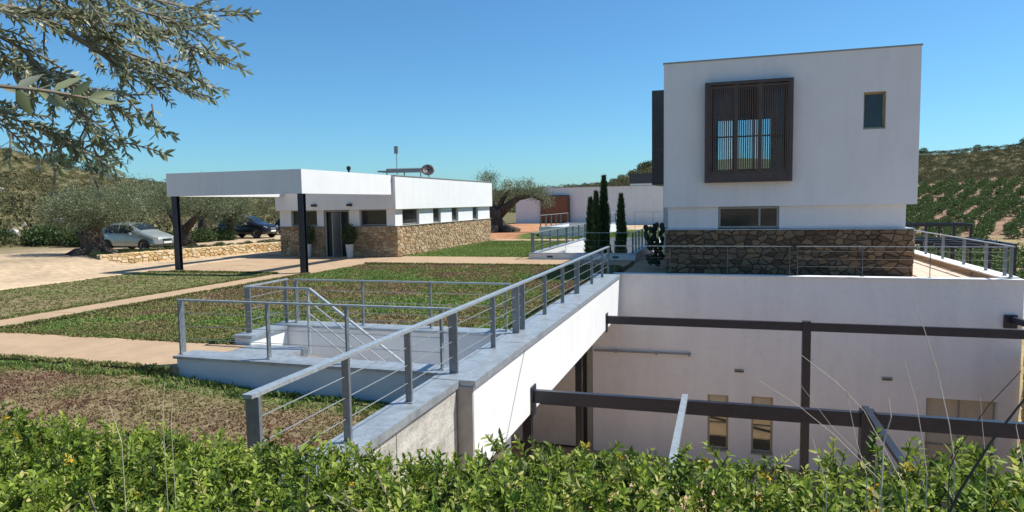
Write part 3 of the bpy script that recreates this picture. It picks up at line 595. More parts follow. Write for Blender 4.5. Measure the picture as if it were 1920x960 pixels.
for a_, b_ in ((-23.33, -22.61), (-20.98, -20.56), (-19.0, -18.40), (-16.80, -16.3)): bx('front_pier', M_white, Pv, a_, b_, 31.98, 32.3, 1.63, 2.499)
ops = [(32.82, 34.92), (36.85, 37.98), (39.74, 40.84), (43.46, 44.54)]
ys = [32.301] + [q for o in ops for q in o] + [47]
for i in range(0, len(ys), 2): bx('side_pier', M_white, Pv, -16.62, -16.3, ys[i], ys[i + 1], 1.63, 2.499)
bx('back_wall', M_white, Pv, -23.33, -23.0, 32.31, 47, 1.63, 2.499)
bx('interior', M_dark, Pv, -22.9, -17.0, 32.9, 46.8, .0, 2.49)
for a, b_ in ((-22.61, -20.98), (-18.40, -16.80)): window(Pv, 'x', a + .01, b_ - .01, 1.66, 2.49, 32.14, M_frameg, .05, .06)
for a, b_ in ops: window(Pv, 'y', a + .01, b_ - .01, 1.66, 2.49, -16.44, M_frameg, .05, .06, out=1)
m_ = MB(); front_wall(m_, -23.33, -16.25, -.05, 1.60, 32.03, 32.35, [(-20.56, -19.0, -.05, 1.60)]); m_.box(-16.6, -16.25, 32.351, 47, -.05, 1.6); m_.box(-23.33, -23.0, 32.351, 47, -.05, 1.6); sbp = m_.build('stone_base', M_mortar, Pv)
lg = MB().box(-23.38, -20.57, 31.94, 32.1, 1.602, 1.63); lg.box(-18.99, -16.17, 31.94, 32.1, 1.602, 1.63); lg.box(-16.5, -16.17, 32.101, 47.02, 1.602, 1.63); lg.build('ledge', M_concend, Pv)
masonry(sbp, (-23.33, 32.03, 0), (1, 0, 0), (0, -1, 0), 7.08, 1.6, .25, .16, M_stone, 135, holes=[(2.75, 4.35, -1, 3)], proud=.06)
masonry(sbp, (-16.25, 32.0, 0), (0, 1, 0), (1, 0, 0), 15, 1.6, .22, .145, M_stone, 160, proud=.06)
masonry(sbp, (-23.33, 32.0, 0), (0, 1, 0), (-1, 0, 0), 15, 1.6, .40, .26, M_stone, 0, proud=.06)
# entrance doors
d = MB(); d.box(-20.56, -20.46, 32.05, 32.12, 0, 2.49); d.box(-19.10, -19.0, 32.05, 32.12, 0, 2.49); d.box(-20.46, -19.10, 32.05, 32.12, 2.4, 2.49); d.box(-19.62, -19.54, 32.05, 32.12, 0, 2.4)
df = d.build('door_frame', M_frameg, Pv); bx('door_leaf', M_dark, df, -20.45, -19.63, 32.2, 32.25, .02, 2.39); bx('glazing', M_glass, df, -19.53, -19.11, 32.08, 32.09, .02, 2.39); bx('door_leaf_open', M_frameg, df, -19.68, -19.64, 31.35, 32.04, .02, 2.38)
bx('threshold', M_path, Pv, -20.5, -19.05, 32.0, 32.9, -.05, .004)
for xv in (-20.93, -18.78):
    l = bx('wall_lamp', M_trim, Pv, xv - .13, xv + .13, 31.56, 31.72, 2.70, 2.82); bx('lamp_glass', M_frameg, l, xv - .1, xv + .1, 31.58, 31.7, 2.69, 2.70)
cp = MB().lathe((-22.5, 38, 4.2), [(.07, 0), (.07, .75), (.13, .78), (.13, .95), (.05, 1.0)], 12).build('chimney_pipe', M_trim, Pv)
# canopy
Cn = root('entrance_canopy', 'open white entrance canopy ring on two dark steel posts', 'canopy', (-19.7, 27.8, 0))
bx('front_fascia', M_white, Cn, -23.1, -16.3, 23.85, 24.1, 3.25, 4.24); bx('side_fascia', M_white, Cn, -16.55, -16.3, 24.101, 31.68, 3.25, 4.24); bx('side_fascia', M_white, Cn, -23.1, -22.85, 24.101, 31.68, 3.25, 4.24)
for xv in (-22.78, -16.42):
    p = MB(); p.box(xv - .13, xv + .13, 23.88, 23.90, .02, 3.249); p.box(xv - .13, xv + .13, 24.06, 24.08, .02, 3.249); p.box(xv - .012, xv + .012, 23.9, 24.06, .02, 3.249); po = p.build('post', M_steel, Cn)
    bx('base_plate', M_steel, po, xv - .18, xv + .18, 23.82, 24.14, 0.0, .02)
# roof things
r = root('roof_antenna', 'small panel antenna on a thin mast above the pavilion roof', 'antenna', (-19.15, 38, 4.2))
MB().tube([(-19.15, 38, 4.2), (-19.15, 38, 6.2)], .025, 8).build('mast', M_frameg, r); bx('panel', M_frameg, r, -19.27, -19.03, 37.93, 38.03, 5.85, 6.3)
r = root('satellite_dish', 'grey satellite dish tilted upward on the pavilion roof', 'satellite dish', (-16.9, 37.6, 4.2))
m_ = MB(); ax = Vector((.35, -.75, .55)).normalized(); u_ = ax.orthogonal().normalized(); v_ = ax.cross(u_); cc = Vector((-16.9, 37.6, 4.78)); V = []; F = []
for i, (rr, dd) in enumerate(((.0, -.10), (.14, -.09), (.28, -.05), (.40, .0))):
    for k in range(18): t = k / 18 * 2 * math.pi; V.append(cc + ax * dd + (u_ * math.cos(t) + v_ * math.sin(t)) * max(rr, .004))
for i in range(3):
    for k in range(18): F.append((i * 18 + k, i * 18 + (k + 1) % 18, (i + 1) * 18 + (k + 1) % 18, (i + 1) * 18 + k))
ds = m_.add(V, F).build('reflector', M_brown, r, True); so_ = ds.modifiers.new('s', 'SOLIDIFY'); so_.thickness = .015
MB().tube([cc - ax * .1, (-16.9, 37.75, 4.5), (-16.9, 37.75, 4.2)], .03, 8).build('mount', M_frameg, r); MB().tube([cc + Vector((0, 0, -.38)), cc + ax * .42], .012, 6).build('feed_arm', M_trim, r); MB().bar(cc + ax * .38, cc + ax * .5, .07, .07).build('receiver', M_trim, r)
r = root('solar_collector', 'low grey solar collector rack lying on the pavilion roof', 'solar collector', (-18.8, 38.5, 4.2))
MB().bar((-20.3, 38.3, 4.78), (-17.4, 38.3, 4.74), 1.3, .09).build('panel', M_frameg, r)
for xv in (-20.0, -18.8, -17.7): MB().bar((xv, 38.3, 4.2), (xv, 38.3, 4.72), .05, .05).build('leg', M_frameg, r)
MB().tube([(-20.2, 38.7, 4.9), (-17.5, 38.7, 4.88)], .11, 10).build('tank', M_frameg, r)
# potted plants
for xv, lb in ((-21.3, 'bushy plant in a tall white pot under the ribbon window by the entrance'), (-18.75, 'bushy plant in a tall white pot beside the open entrance door')):
    r = root('potted_plant', lb, 'plant', (xv, 31.5, 0)); po = MB().lathe((xv, 31.5, 0), [(.15, 0), (.22, .68), (.23, .70), (.19, .70), (.18, .62)], 16).build('pot', M_pot, r)
    n = 900; dv = rng.normal(size=(n, 3)); dv /= np.linalg.norm(dv, axis=1)[:, None]; P = np.array([xv, 31.5, 1.2]) + dv * np.array([.36, .36, .55]) * (rng.random((n, 1)) ** .4)
    cloud('foliage', P, dv + rng.normal(0, .5, (n, 3)), rng.uniform(.08, .16, n), .05, rng.random(n), M_shrub, r); MB().tube([(xv, 31.5, .6), (xv, 31.5, 1.3)], .03, 6).build('stem', M_bark, r)
# ------------------------------------------------------------------ low stone wall by the parking
_a = Vector((-28.5, 25.1, 0)); _b = Vector((-26.0, 36.7, 0)); _d = (_b - _a).normalized(); _n = Vector((_d.y, -_d.x, 0))
_m = MB().bar(_a - _n * 1.2 + Vector((0, 0, .2)), _b - _n * 1.2 + Vector((0, 0, .2)), 1.74, .54); tag(_m.build('parking_verge', M_soil), kind='structure')
Lw = root('low_stone_wall', 'low golden rubble stone wall retaining the parking area', 'wall', (-27.5, 30, 0))
a = Vector((-28.5, 25.1, 0)); b = Vector((-26.0, 36.7, 0)); d = (b - a).normalized(); nrm = Vector((d.y, -d.x, 0)); ln = (b - a).length
core = MB(); mid = (a + b) / 2 - nrm * .17; core.bar(a - nrm * .17 + Vector((0, 0, .24)), b - nrm * .17 + Vector((0, 0, .24)), .3, .56); co = core.build('core', M_mortar, Lw)
masonry(co, a - nrm * .02 + Vector((0, 0, -.03)), d, nrm, ln, .56, .27, .15, M_stoneL, 210, proud=.07, joint=.025)
masonry(co, a - nrm * .32 + Vector((0, 0, .52)), d, (0, 0, 1), ln, .3, .34, .16, M_stoneL, 90, Vv=tuple(nrm), proud=.05, joint=.02)
for i in range(34):                                                       # stones lying on the soil behind the wall
    p = a + d * random.uniform(0, ln) - nrm * random.uniform(.5, 1.0); s = random.uniform(.06, .14)
    m_ = MB(); V = [(p.x + s * random.uniform(.7, 1.3) * cx, p.y + s * random.uniform(.7, 1.3) * cy, .46 + s * cz) for cx, cy, cz in ((1, 0, 0), (0, 1, 0), (-1, 0, 0), (0, -1, 0), (.6, .5, .9), (-.6, .5, 1.), (-.5, -.6, .9), (.6, -.5, 1.1))]
    m_.add(V, [(0, 1, 4), (1, 5, 4), (1, 2, 5), (2, 6, 5), (2, 3, 6), (3, 7, 6), (3, 0, 7), (0, 4, 7), (4, 5, 6, 7)]); tag(m_.build('loose_rock', M_rock), 'small pale rock on the soil behind the low stone wall', 'rock', 'rocks behind the low wall')
# ------------------------------------------------------------------ trees
def blob_leaves(blobs, n, L, Wd, vb=.45, clump=.22, up=.3, per=26):
    vol = np.array([b[1][0] * b[1][1] * b[1][2] for b in blobs]) ** .7; vol /= vol.sum(); Ps = []; Ds = []; Vs = []
    for (c, rad), f in zip(blobs, vol):
        nc = max(4, int(n * f / per)); dv = rng.normal(size=(nc, 3)); dv /= np.linalg.norm(dv, axis=1)[:, None]
        cen = np.array(c) + dv * np.array(rad) * (rng.random((nc, 1)) ** .33) * rng.uniform(.75, 1.12, (nc, 1)); cv = rng.normal(vb, .13, nc)
        P = np.repeat(cen, per, 0) + rng.normal(0, clump, (nc * per, 3)); out = P - np.array(c)
        D = out / (np.linalg.norm(out, axis=1)[:, None] + 1e-6) + rng.normal(0, .7, (nc * per, 3)) + np.array([0, 0, up])
        Ps.append(P); Ds.append(D); Vs.append(np.repeat(cv, per) + rng.normal(0, .16, nc * per))
    P = np.concatenate(Ps); return P, np.concatenate(Ds), L * rng.uniform(.7, 1.3, len(P)), Wd, np.concatenate(Vs)
def olive_tree(label, base, trunk, limbs, blobs, n, L=.13, Wd=.036, cat='tree', group=None, roots=0, mat=None, jag=.16):
    r = root('olive_tree', label, cat, base, group); b = np.array(base)
    t = MB(); t.tube([b + np.array(p) for p, _ in trunk], [q for _, q in trunk], 12, jag)
    for k in range(roots):
        th = k / roots * 6.28 + random.uniform(-.3, .3); R0 = trunk[0][1]; c_ = np.array([math.cos(th), math.sin(th), 0])
        t.tube([b + c_ * R0 * 1.7 + np.array([0, 0, -.05]), b + c_ * R0 * .95 + np.array([0, 0, .22]), b + c_ * trunk[1][1] * .75 + np.array(trunk[1][0]) * 1.0, b + np.array(trunk[2][0]) + c_ * trunk[2][1] * .5], [R0 * .3, R0 * .36, R0 * .3, R0 * .15], 8, .2)
    to = t.build('trunk', M_bark, r, True)
    for pts in limbs: MB().tube([b + np.array(p) for p, _ in pts], [q for _, q in pts], 8, .12).build('limb', M_bark, r, True)
    P, D, Ls, W_, v = blob_leaves([((b + np.array(c)), rd) for c, rd in blobs], n, L, Wd)
    cloud('crown', P, D, Ls, W_, v, mat or M_olive, r); return r
G_ol = 'olive trees around the parking'
olive_tree('old olive tree with thick trunk standing behind the silver car', (-30.3, 26.3, .38), [((0, 0, -.1), .70), ((.05, 0, .3), .55), ((-.05, 0, .8), .50), ((-.2, .05, 1.3), .55)],
           [[((-.3, 0, 1.2), .34), ((-.9, .2, 1.7), .22), ((-1.6, .2, 2.3), .1)], [((0, 0, 1.2), .36), ((.4, .2, 1.8), .2), ((.9, .3, 2.4), .1)], [((-.2, 0, 1.2), .3), ((-.2, .6, 2.0), .15), ((-.2, .8, 2.7), .08)]],
           [((-1.5, 0, 2.35), (1.25, 1.3, .85)), ((-.2, 0, 2.55), (1.45, 1.5, 1.0)), ((1.2, .2, 2.45), (1.25, 1.3, .85)), ((.2, -.2, 1.75), (.95, .9, .55)), ((2.1, .5, 2.2), (.8, .9, .65)), ((-2.3, .2, 2.2), (.7, .8, .5))], 15000, roots=7, group=G_ol)
olive_tree('olive tree with forked trunk behind the dark canopy post', (-30.6, 32.6, .45), [((0, 0, -.1), .5), ((0, 0, .4), .40), ((0, 0, .9), .36), ((0, 0, 1.1), .36)],
           [[((-.05, 0, .9), .28), ((-.6, .1, 1.6), .2), ((-1.2, .2, 2.3), .1)], [((.05, 0, .9), .28), ((.7, .1, 1.5), .2), ((1.3, .2, 2.2), .1)]],
           [((-1.9, 0, 2.7), (1.3, 1.3, .95)), ((-.3, 0, 3.0), (1.4, 1.4, .95)), ((1.5, 0, 2.7), (1.4, 1.3, .9)), ((2.6, .2, 2.6), (.9, 1.0, .75))], 13000, roots=4, group=G_ol)
olive_tree('olive tree with slim trunk in front of the black car', (-32.4, 38.9, .45), [((0, 0, -.1), .3), ((0, 0, .5), .22), ((0, 0, 1.0), .2), ((0, 0, 1.4), .2)],
           [[((0, 0, 1.2), .16), ((-.6, 0, 1.9), .1), ((-1, 0, 2.6), .06)], [((0, 0, 1.2), .16), ((.6, 0, 1.9), .1), ((1.1, 0, 2.5), .06)]],
           [((-1.1, 0, 2.5), (1.2, 1.1, .95)), ((.6, 0, 2.7), (1.3, 1.2, 1.0)), ((-.1, -.2, 1.65), (1.3, .9, .6)), ((.9, -.2, 1.9), (.8, .7, .5))], 11000, group=G_ol)
for (xv, yv, s, lb) in ((-38.5, 43, 1.15, 'olive tree standing behind the black car'), (-36.5, 52, 1.25, 'olive tree at the far end of the parking beyond the pavilion corner'), (-36, 34.5, 1.1, 'olive tree standing behind the bonnet of the silver car'), (-31, 56, 1.1, 'olive tree rising just behind the entrance pavilion wall')):
    olive_tree(lb, (xv, yv, .5), [((0, 0, -.1), .4 * s), ((0, 0, .5), .3 * s), ((.1, 0, 1.0), .27 * s), ((.1, 0, 1.4 * s), .25 * s)],
               [[((0, 0, 1.2), .2), ((-.7, 0, 2.1), .1)], [((0, 0, 1.2), .2), ((.8, 0, 2.1), .1)]],
               [((-1.3 * s, 0, 2.6 * s), (1.3 * s, 1.3, .95 * s)), ((.3, .2, 2.9 * s), (1.5 * s, 1.4, 1.0 * s)), ((1.6 * s, 0, 2.4 * s), (1.2 * s, 1.2, .8 * s))], 8000, group=G_ol)
# ancient olive at the far end
olive_tree('ancient gnarled olive tree with arching limb beyond the pavilion', (-18.6, 55.5, .2), [((0, 0, -.1), 1.15), ((.0, 0, .5), .85), ((-.1, 0, 1.1), .72), ((-.1, 0, 1.7), .68), ((-.15, 0, 2.1), .5)],
           [[((-.3, 0, 1.6), .5), ((-.75, 0, 2.6), .36), ((-.85, 0, 3.6), .22), ((-.7, 0, 4.4), .1)], [((.2, 0, 1.6), .5), ((1.1, 0, 2.3), .36), ((2.0, 0, 2.95), .24), ((3.2, 0, 3.1), .16), ((4.2, 0, 2.6), .08)], [((.1, 0, 1.7), .36), ((.5, 0, 2.7), .22), ((1.1, 0, 3.6), .12)]],
           [((-.75, 0, 4.3), (.85, .9, .85)), ((-.3, .1, 3.3), (.6, .7, .5)), ((1.15, 0, 3.75), (.85, .9, .6)), ((2.5, 0, 3.8), (.9, .9, .55)), ((3.6, 0, 3.35), (.8, .8, .5)), ((4.4, 0, 2.75), (.5, .6, .65))], 7000, L=.16, Wd=.045, roots=9, jag=.25)
# cypresses
def cypress(label, x, y, z0, h, rad):
    r = root('cypress_tree', label, 'tree', (x, y, z0), 'cypresses in the sunken patio'); n = int(1500 * h * rad * 2.2)
    t = rng.random(n) ** .8; pr = np.interp(t, [0, .08, .35, .7, .92, 1], [.65, .95, 1, .72, .3, .04]) * rad; th = rng.random(n) * 6.283; k = rng.uniform(.55, 1.1, n) * (1 + .25 * np.sin(th * 3 + t * 20))
    P = np.stack([x + pr * k * np.cos(th), y + pr * k * np.sin(th), z0 + t * h], 1); D = np.stack([np.cos(th) * .35, np.sin(th) * .35, np.ones(n)], 1) + rng.normal(0, .18, (n, 3))
    cloud('crown', P, D, rng.uniform(.14, .3, n), .05, rng.normal(.45, .2, n), M_cyp, r)
    MB().tube([(x, y, z0), (x, y, z0 + h * .9)], [.08, .02], 6).build('trunk', M_bark, r)
    MB().tube([(x, y, z0 + .1), (x, y, z0 + h * .3), (x, y, z0 + h * .7), (x, y, z0 + h * .95)], [rad * .35, rad * .42, rad * .25, .02], 10, .2).build('inner_foliage', M_cyp, r)
cypress('tallest dark cypress of the three clustered in the sunken patio', -5.92, 35.3, -2.8, 6.7, .28)
cypress('shorter dark cypress leaning on the tallest one in the patio', -6.25, 34.8, -2.8, 5.9, .23)
cypress('outermost low dark cypress of the clustered three in the patio', -6.62, 35.2, -2.8, 5.6, .25)
cypress('single slim dark cypress standing apart in the sunken patio', -4.98, 34.9, -2.8, 5.75, .26)
# ------------------------------------------------------------------ sunken patio, ramps, far building
def patio(label, x0, x1, y0, y1, zt, zb, t=.3):
    r = root('patio_parapet', label, 'wall', ((x0 + x1) / 2, (y0 + y1) / 2, 0))
    for nm, c in (('front_wall', (x0, x1, y0, y0 + t)), ('back_wall', (x0, x1, y1 - t, y1)), ('side_wall', (x0, x0 + t, y0 + t + .002, y1 - t - .002)), ('side_wall', (x1 - t, x1, y0 + t + .002, y1 - t - .002))):
        q = bx(nm, M_white, r, *c, zb, zt - .03); bx('coping', M_coping, q, c[0] - .02, c[1] + .02, c[2] - .02 if nm != 'side_wall' else c[2] + .02, c[3] + .02 if nm != 'side_wall' else c[3] - .02, zt - .03, zt)
    bx('floor', M_path, r, x0 + t, x1 - t, y0 + t, y1 - t, zb, zb + .1); return r
p1 = patio('white parapet of the sunken patio holding the cypresses', -8.95, -3.85, 31.5, 45, .3, -3.6)
for xv in (-8.05, -4.9): bx('step_light', M_brown, p1, xv, xv + .28, 31.485, 31.502, .08, .17)
railing('thin steel railing across the front parapet of the cypress patio', ((-8.85, 31.62), (-3.95, 31.62)), [.05, 1.7, 3.3, 4.85], 1.27, .3, (.3, .6), pw=.04, pt=.01, rail=(.035, .025), cr=.004)
railing('galvanised railing along the lawn side of the cypress patio', ((-8.82, 31.62), (-8.82, 44.9)), [.05, .3, 1.9, 3.6, 5.4, 7.6, 9.4, 11.2, 13.2], 1.27, .3, (.3, .6), pw=.08, pt=.03, rail=(.07, .03), wide=(0, 5))
railing('galvanised railing along the house side of the cypress patio', ((-3.98, 31.62), (-3.98, 44.9)), [.05, 1.2, 2.5, 3.9, 5.6, 7.6, 10.2, 13.2], 1.27, .3, (.3, .6), pw=.08, pt=.03, rail=(.07, .03))
patio('white parapet of the far patio before the wooden door', -14.1, -9.4, 52.7, 63, .75, -2.2)
railing('pale railing on the far patio parapet before the wooden door', ((-14, 52.8), (-14, 63)), [.05, 1.8, 3.6, 5.4, 7.2, 10.1], 1.7, .75, (), pw=.09, pt=.04, rail=(.08, .04))
railing('pale railing on the far patio parapet opposite the wooden door', ((-9.5, 52.8), (-9.5, 63)), [.05, 1.8, 3.6, 5.4, 7.2, 10.1], 1.7, .75, (), pw=.09, pt=.04, rail=(.08, .04))
railing('thin pale railing beside the long white building near the house', ((-7.4, 60), (-2.5, 60)), [.05, 1.6, 3.2, 4.8], 1.75, .3, (.5, .9), pw=.05, pt=.03, rail=(.05, .04))
fb = root('long_white_building', 'long white flat roofed building with a brown wooden door', 'building', (-14, 80, 0))
bx('main_wall', M_white, fb, -20.4, -2, 78, 86, -.3, 4.38); bx('roof_coping', M_frameg, fb, -20.45, -1.95, 77.95, 86.05, 4.38, 4.44)
bx('low_wall', M_white, fb, -23.6, -20.41, 77.6, 84, -.3, 3.3)
do = bx('door', M_wood, fb, -20.45, -17.2, 77.45, 77.59, -.1, 3.35)
for i in range(8): bx('board', M_wood, do, -20.4, -17.25, 77.42, 77.45, -.05 + i * .4, .33 + i * .4)
fr = MB().box(-20.5, -20.46, 77.4, 77.6, -.1, 3.5); fr.box(-17.19, -17.0, 77.4, 77.6, -.1, 3.5); fr.box(-20.46, -17.19, 77.4, 77.6, 3.36, 3.52); fr.build('door_surround', M_brown, fb)
fb2 = root('dark_roof_block', 'dark clerestory block on the roof line behind the long white building', 'building', (-8, 90, 0))
bx('dark_band', M_brown, fb2, -11.5, -5, 88, 95, 4.9, 6.2); bx('white_base', M_white, fb2, -11.4, -5.1, 88.1, 95, -.5, 4.9)
# prickly pear beside the tower
r = root('prickly_pear', 'dark prickly pear cactus crowding the house corner', 'cactus', (-2.65, 27.9, 0))
pads = [(random.uniform(-.35, .35), random.uniform(-.2, .3), random.uniform(.15, 1.75), random.uniform(-.7, .7)) for _ in range(30)] + [(0, 0, .35, 0), (.22, .1, .45, .5), (-.25, .05, .4, -.4), (.05, .05, .8, .2), (-.22, .1, .85, -.5), (.28, .0, .95, .6), (.0, .1, 1.2, .1), (-.3, .0, 1.25, -.3), (.25, .1, 1.4, .4), (-.12, .05, 1.55, -.2), (.3, .0, 1.7, .3), (-.33, .05, 1.62, -.6), (.08, .1, 1.72, .5)]
for (dx, dy, z, tl) in pads:
    V = []; F = []; nn = 14; c = Vector((-2.65 + dx, 27.9 + dy, z)); u_ = Vector((math.sin(tl), 0, math.cos(tl))); s_ = Vector((math.cos(tl), random.uniform(-.6, .6), -math.sin(tl))).normalized(); nn_ = u_.cross(s_)
    for q, (sc, of) in enumerate(((.8, -.03), (1, 0), (.8, .03))):
        for k in range(nn): t = k / nn * 6.283; V.append(c + u_ * math.sin(t) * .14 * sc + s_ * math.cos(t) * .10 * sc + nn_ * of)
    for q in range(2):
        for k in range(nn): F.append((q * nn + k, q * nn + (k + 1) % nn, (q + 1) * nn + (k + 1) % nn, (q + 1) * nn + k))
    F.append(tuple(range(nn - 1, -1, -1))); F.append(tuple(2 * nn + k for k in range(nn))); MB().add(V, F, random.random()).build('pad', M_cactus, r, True)
# ------------------------------------------------------------------ pergolas beyond the terrace
for Yv, xa, xb, zt_, zg, psx, lb in ((60, 12.5, 18.25, .55, -5, (15.1, 16.0, 17.0, 18.15), 'farthest dark steel pergola frame below the orange grove'), (42, 9.2, 13.75, .3, -5, (10.4, 13.6), 'middle dark steel pergola frame below the terrace'), (34, 8.9, 12.0, .63, -5.6, (9.6, 11.9), 'dark steel pergola frame close beneath the terrace railing')):
    r = root('steel_pergola', lb, 'pergola', ((xa + xb) / 2, Yv, zg), 'pergolas below the terrace')
    for k in range(3): bx('beam', M_steel, r, xa, xb, Yv + k * 1.6 - .06, Yv + k * 1.6 + .06, zt_ - .2, zt_)
    for xv in psx: bx('post', M_steel, r, xv - .09, xv + .09, Yv - .06, Yv + .06, zg, zt_ - .2)
    bx('side_beam', M_steel, r, xb - .1, xb, Yv + .06, Yv + 3.14, zt_ - .2, zt_)
# ------------------------------------------------------------------ hills: grove, scrub, bushes
def bush_mesh(name, n, rad, h, L, seed, z0=.0):
    dv = rng.normal(size=(n, 3)); dv /= np.linalg.norm(dv, axis=1)[:, None]; P = dv * np.array([rad, rad, h / 2]) * (rng.random((n, 1)) ** .35) * rng.uniform(.8, 1.15, (n, 1)) + np.array([0, 0, h / 2 + z0])
    V, F, k = leafmesh(P, dv + rng.normal(0, .6, (n, 3)) + np.array([0, 0, .2]), L * rng.uniform(.7, 1.3, n), L * .5); return V, F, np.repeat(np.clip(rng.normal(.5, .2, n) + dv[:, 2] * .1, 0, 1), k)  # shading put into the leaf tone: lighter towards the top, darker below
gm = []
for k in range(4):
    V, F, v = bush_mesh('orange_tree', 520, 1.25, 2.1, .36, k, .05); gm.append(np_mesh('orange_tree', V, F, v=v)); gm[-1].materials.append(M_orange)
cand = []
for i in range(-12, 26):
    for j in range(0, 40):
        rr_ = 126 + j * 3.3; x = 42 + i * 3.9 + j * 1.3 - 6; y = rr_ * .93
        azd = math.degrees(math.atan2(-x, y))
        if -21.5 < azd < -11.5 and not (j < 11 and random.random() < .2): cand.append((x + random.uniform(-.9, .9), y + random.uniform(-.9, .9)))
cand.sort(key=lambda q: math.hypot(*q)); rest = cand[300:]; cand = cand[:300]
for x, y in cand:
    o = bpy.data.objects.new('orange_tree', random.choice(gm)); COL.objects.link(o); s = random.uniform(.65, 1.0); o.scale = (s, s, s * random.uniform(.75, 1.0)); o.rotation_euler.z = random.uniform(0, 6)
    o.location = (x, y, float(hgt(np.array(x), np.array(y))) - .05); tag(o, 'small dark green orange tree planted in rows on the hillside', 'tree', 'orange grove on the hillside')
GROVE_REST = rest
def scatter(name, pts, protos, mat, label, cat, smin=.6, smax=1.5):
    Vs = []; Fs = []; vs = []; off = 0
    for x, y, s in pts:
        V, F, v = random.choice(protos); th = random.uniform(0, 6.28); c, s_ = math.cos(th), math.sin(th); R = np.array([[c, -s_, 0], [s_, c, 0], [0, 0, 1]])
        Vs.append(V @ R.T * s + np.array([x, y, 0])); Fs.append(F + off); vs.append(np.clip(v + random.uniform(-.14, .14), 0, 1)); off += len(V)
    V = np.concatenate(Vs); P = np.array([[p[0], p[1]] for p in pts]); z = hgt(P[:, 0], P[:, 1]); V[:, 2] += np.repeat(z, [len(a) for a in Vs]) - .08
    return tag(link(name, np_mesh(name, V, np.concatenate(Fs), v=np.concatenate(vs)), mat), label, cat, kind='stuff')
sp = [bush_mesh('b', 110, 1.0, .85, .26, k) for k in range(6)]
pts = []
for k in range(3800):
    az = random.uniform(36, 62); rb = np.interp(az, AZ, RB); R = np.interp(az, AZ, RR); q = rb + 4 + (R - rb + 5) * random.random() ** .8; x, y = -math.sin(math.radians(az)) * q, math.cos(math.radians(az)) * q
    pts.append((x, y, random.uniform(.25, .75) * (1 + (random.random() < .07) * 1.0)))
scatter('hillside_scrub', pts, sp, M_scrub, 'dry olive green scrub covering the hill behind the olive trees', 'scrub')
pts = []
for k in range(2600):
    az = random.uniform(-24, -11); R = np.interp(az, AZ, RR); q = random.uniform(255, R + 6); x, y = -math.sin(math.radians(az)) * q, math.cos(math.radians(az)) * q; pts.append((x, y, random.uniform(.6, 1.5)))
for k in range(2200):
    az = random.uniform(3, 34); rb = np.interp(az, AZ, RB); R = np.interp(az, AZ, RR); q = rb + 60 + (R - rb - 55) * random.random(); x, y = -math.sin(math.radians(az)) * q, math.cos(math.radians(az)) * q; pts.append((x, y, random.uniform(1.2, 3.)))
scatter('ridge_scrub', pts, sp, M_scrub, 'dark scrub on the distant ridges behind the buildings', 'scrub')
pts = []
for k in range(420):                                                       # vines and shrubs on the low field
    x = random.uniform(13, 44); y = random.uniform(64, 108); pts.append((x, y, random.uniform(.6, 1.2)))
scatter('field_vines', pts, [bush_mesh('b', 90, 1., 1.2, .35, k) for k in range(4)], M_orange, 'green vines on the low field beneath the terrace railing', 'vines')
if GROVE_REST: scatter('grove_trees', [(x, y, random.uniform(.8, 1.15)) for x, y in GROVE_REST], [bush_mesh('b', 260, 1.25, 2.1, .45, k) for k in range(4)], M_orange, 'upper rows of the dark green orange grove merging below the scrub', 'trees')
pts = []
for k in range(900):
    az = random.uniform(-22, -11.5); q = random.uniform(116, 260); x, y = -math.sin(math.radians(az)) * q, math.cos(math.radians(az)) * q; pts.append((x, y, random.uniform(.15, .45)))
scatter('grove_weeds', pts, sp, M_scrub, 'low dry weeds on the soil between the orange trees', 'weeds')
# larger trees on ridges
bm_ = []
for k in range(3):
    V, F, v = bush_mesh('ridge_tree', 900, 2.3, 3.6, .5, k, .1); bm_.append(np_mesh('ridge_tree', V, F, v=v)); bm_[-1].materials.append(M_orange)
for px, lb in ((115, 'dark tree on the hill crest beyond the first olive tree'), (135, 'dark tree on the hill crest beyond the first olive tree'), (183, 'broad dark tree on the hill crest above the silver car'), (203, 'broad dark tree on the hill crest above the silver car'), (1728, 'dark pine on the ridge touching the house corner'), (1828, 'lone small pine standing on the bare ridge above the orange grove'), (1917, 'pine on the ridge at the end of the orange grove'), (1150, 'dark tree low on the wooded slope behind the long building'), (1166, 'dark tree low on the wooded slope behind the long building'), (1185, 'dark tree higher on the wooded slope by the brown block'), (1205, 'dark tree higher on the wooded slope by the brown block'), (1215, 'dark tree higher on the wooded slope by the brown block')):
    az = 17.3 + math.degrees(math.atan((960 - px) / 1271.)); R = float(np.interp(az, AZ, RR)) - 3; x, y = -math.sin(math.radians(az)) * R, math.cos(math.radians(az)) * R
    o = bpy.data.objects.new('ridge_tree', random.choice(bm_)); COL.objects.link(o); s = random.uniform(.75, 1.1) * (.95 if px > 1000 else .8); o.scale = (s, s, s); o.location = (x, y, float(hgt(np.array(x), np.array(y))) - .3); tag(o, lb, 'tree', 'trees along the ridges')
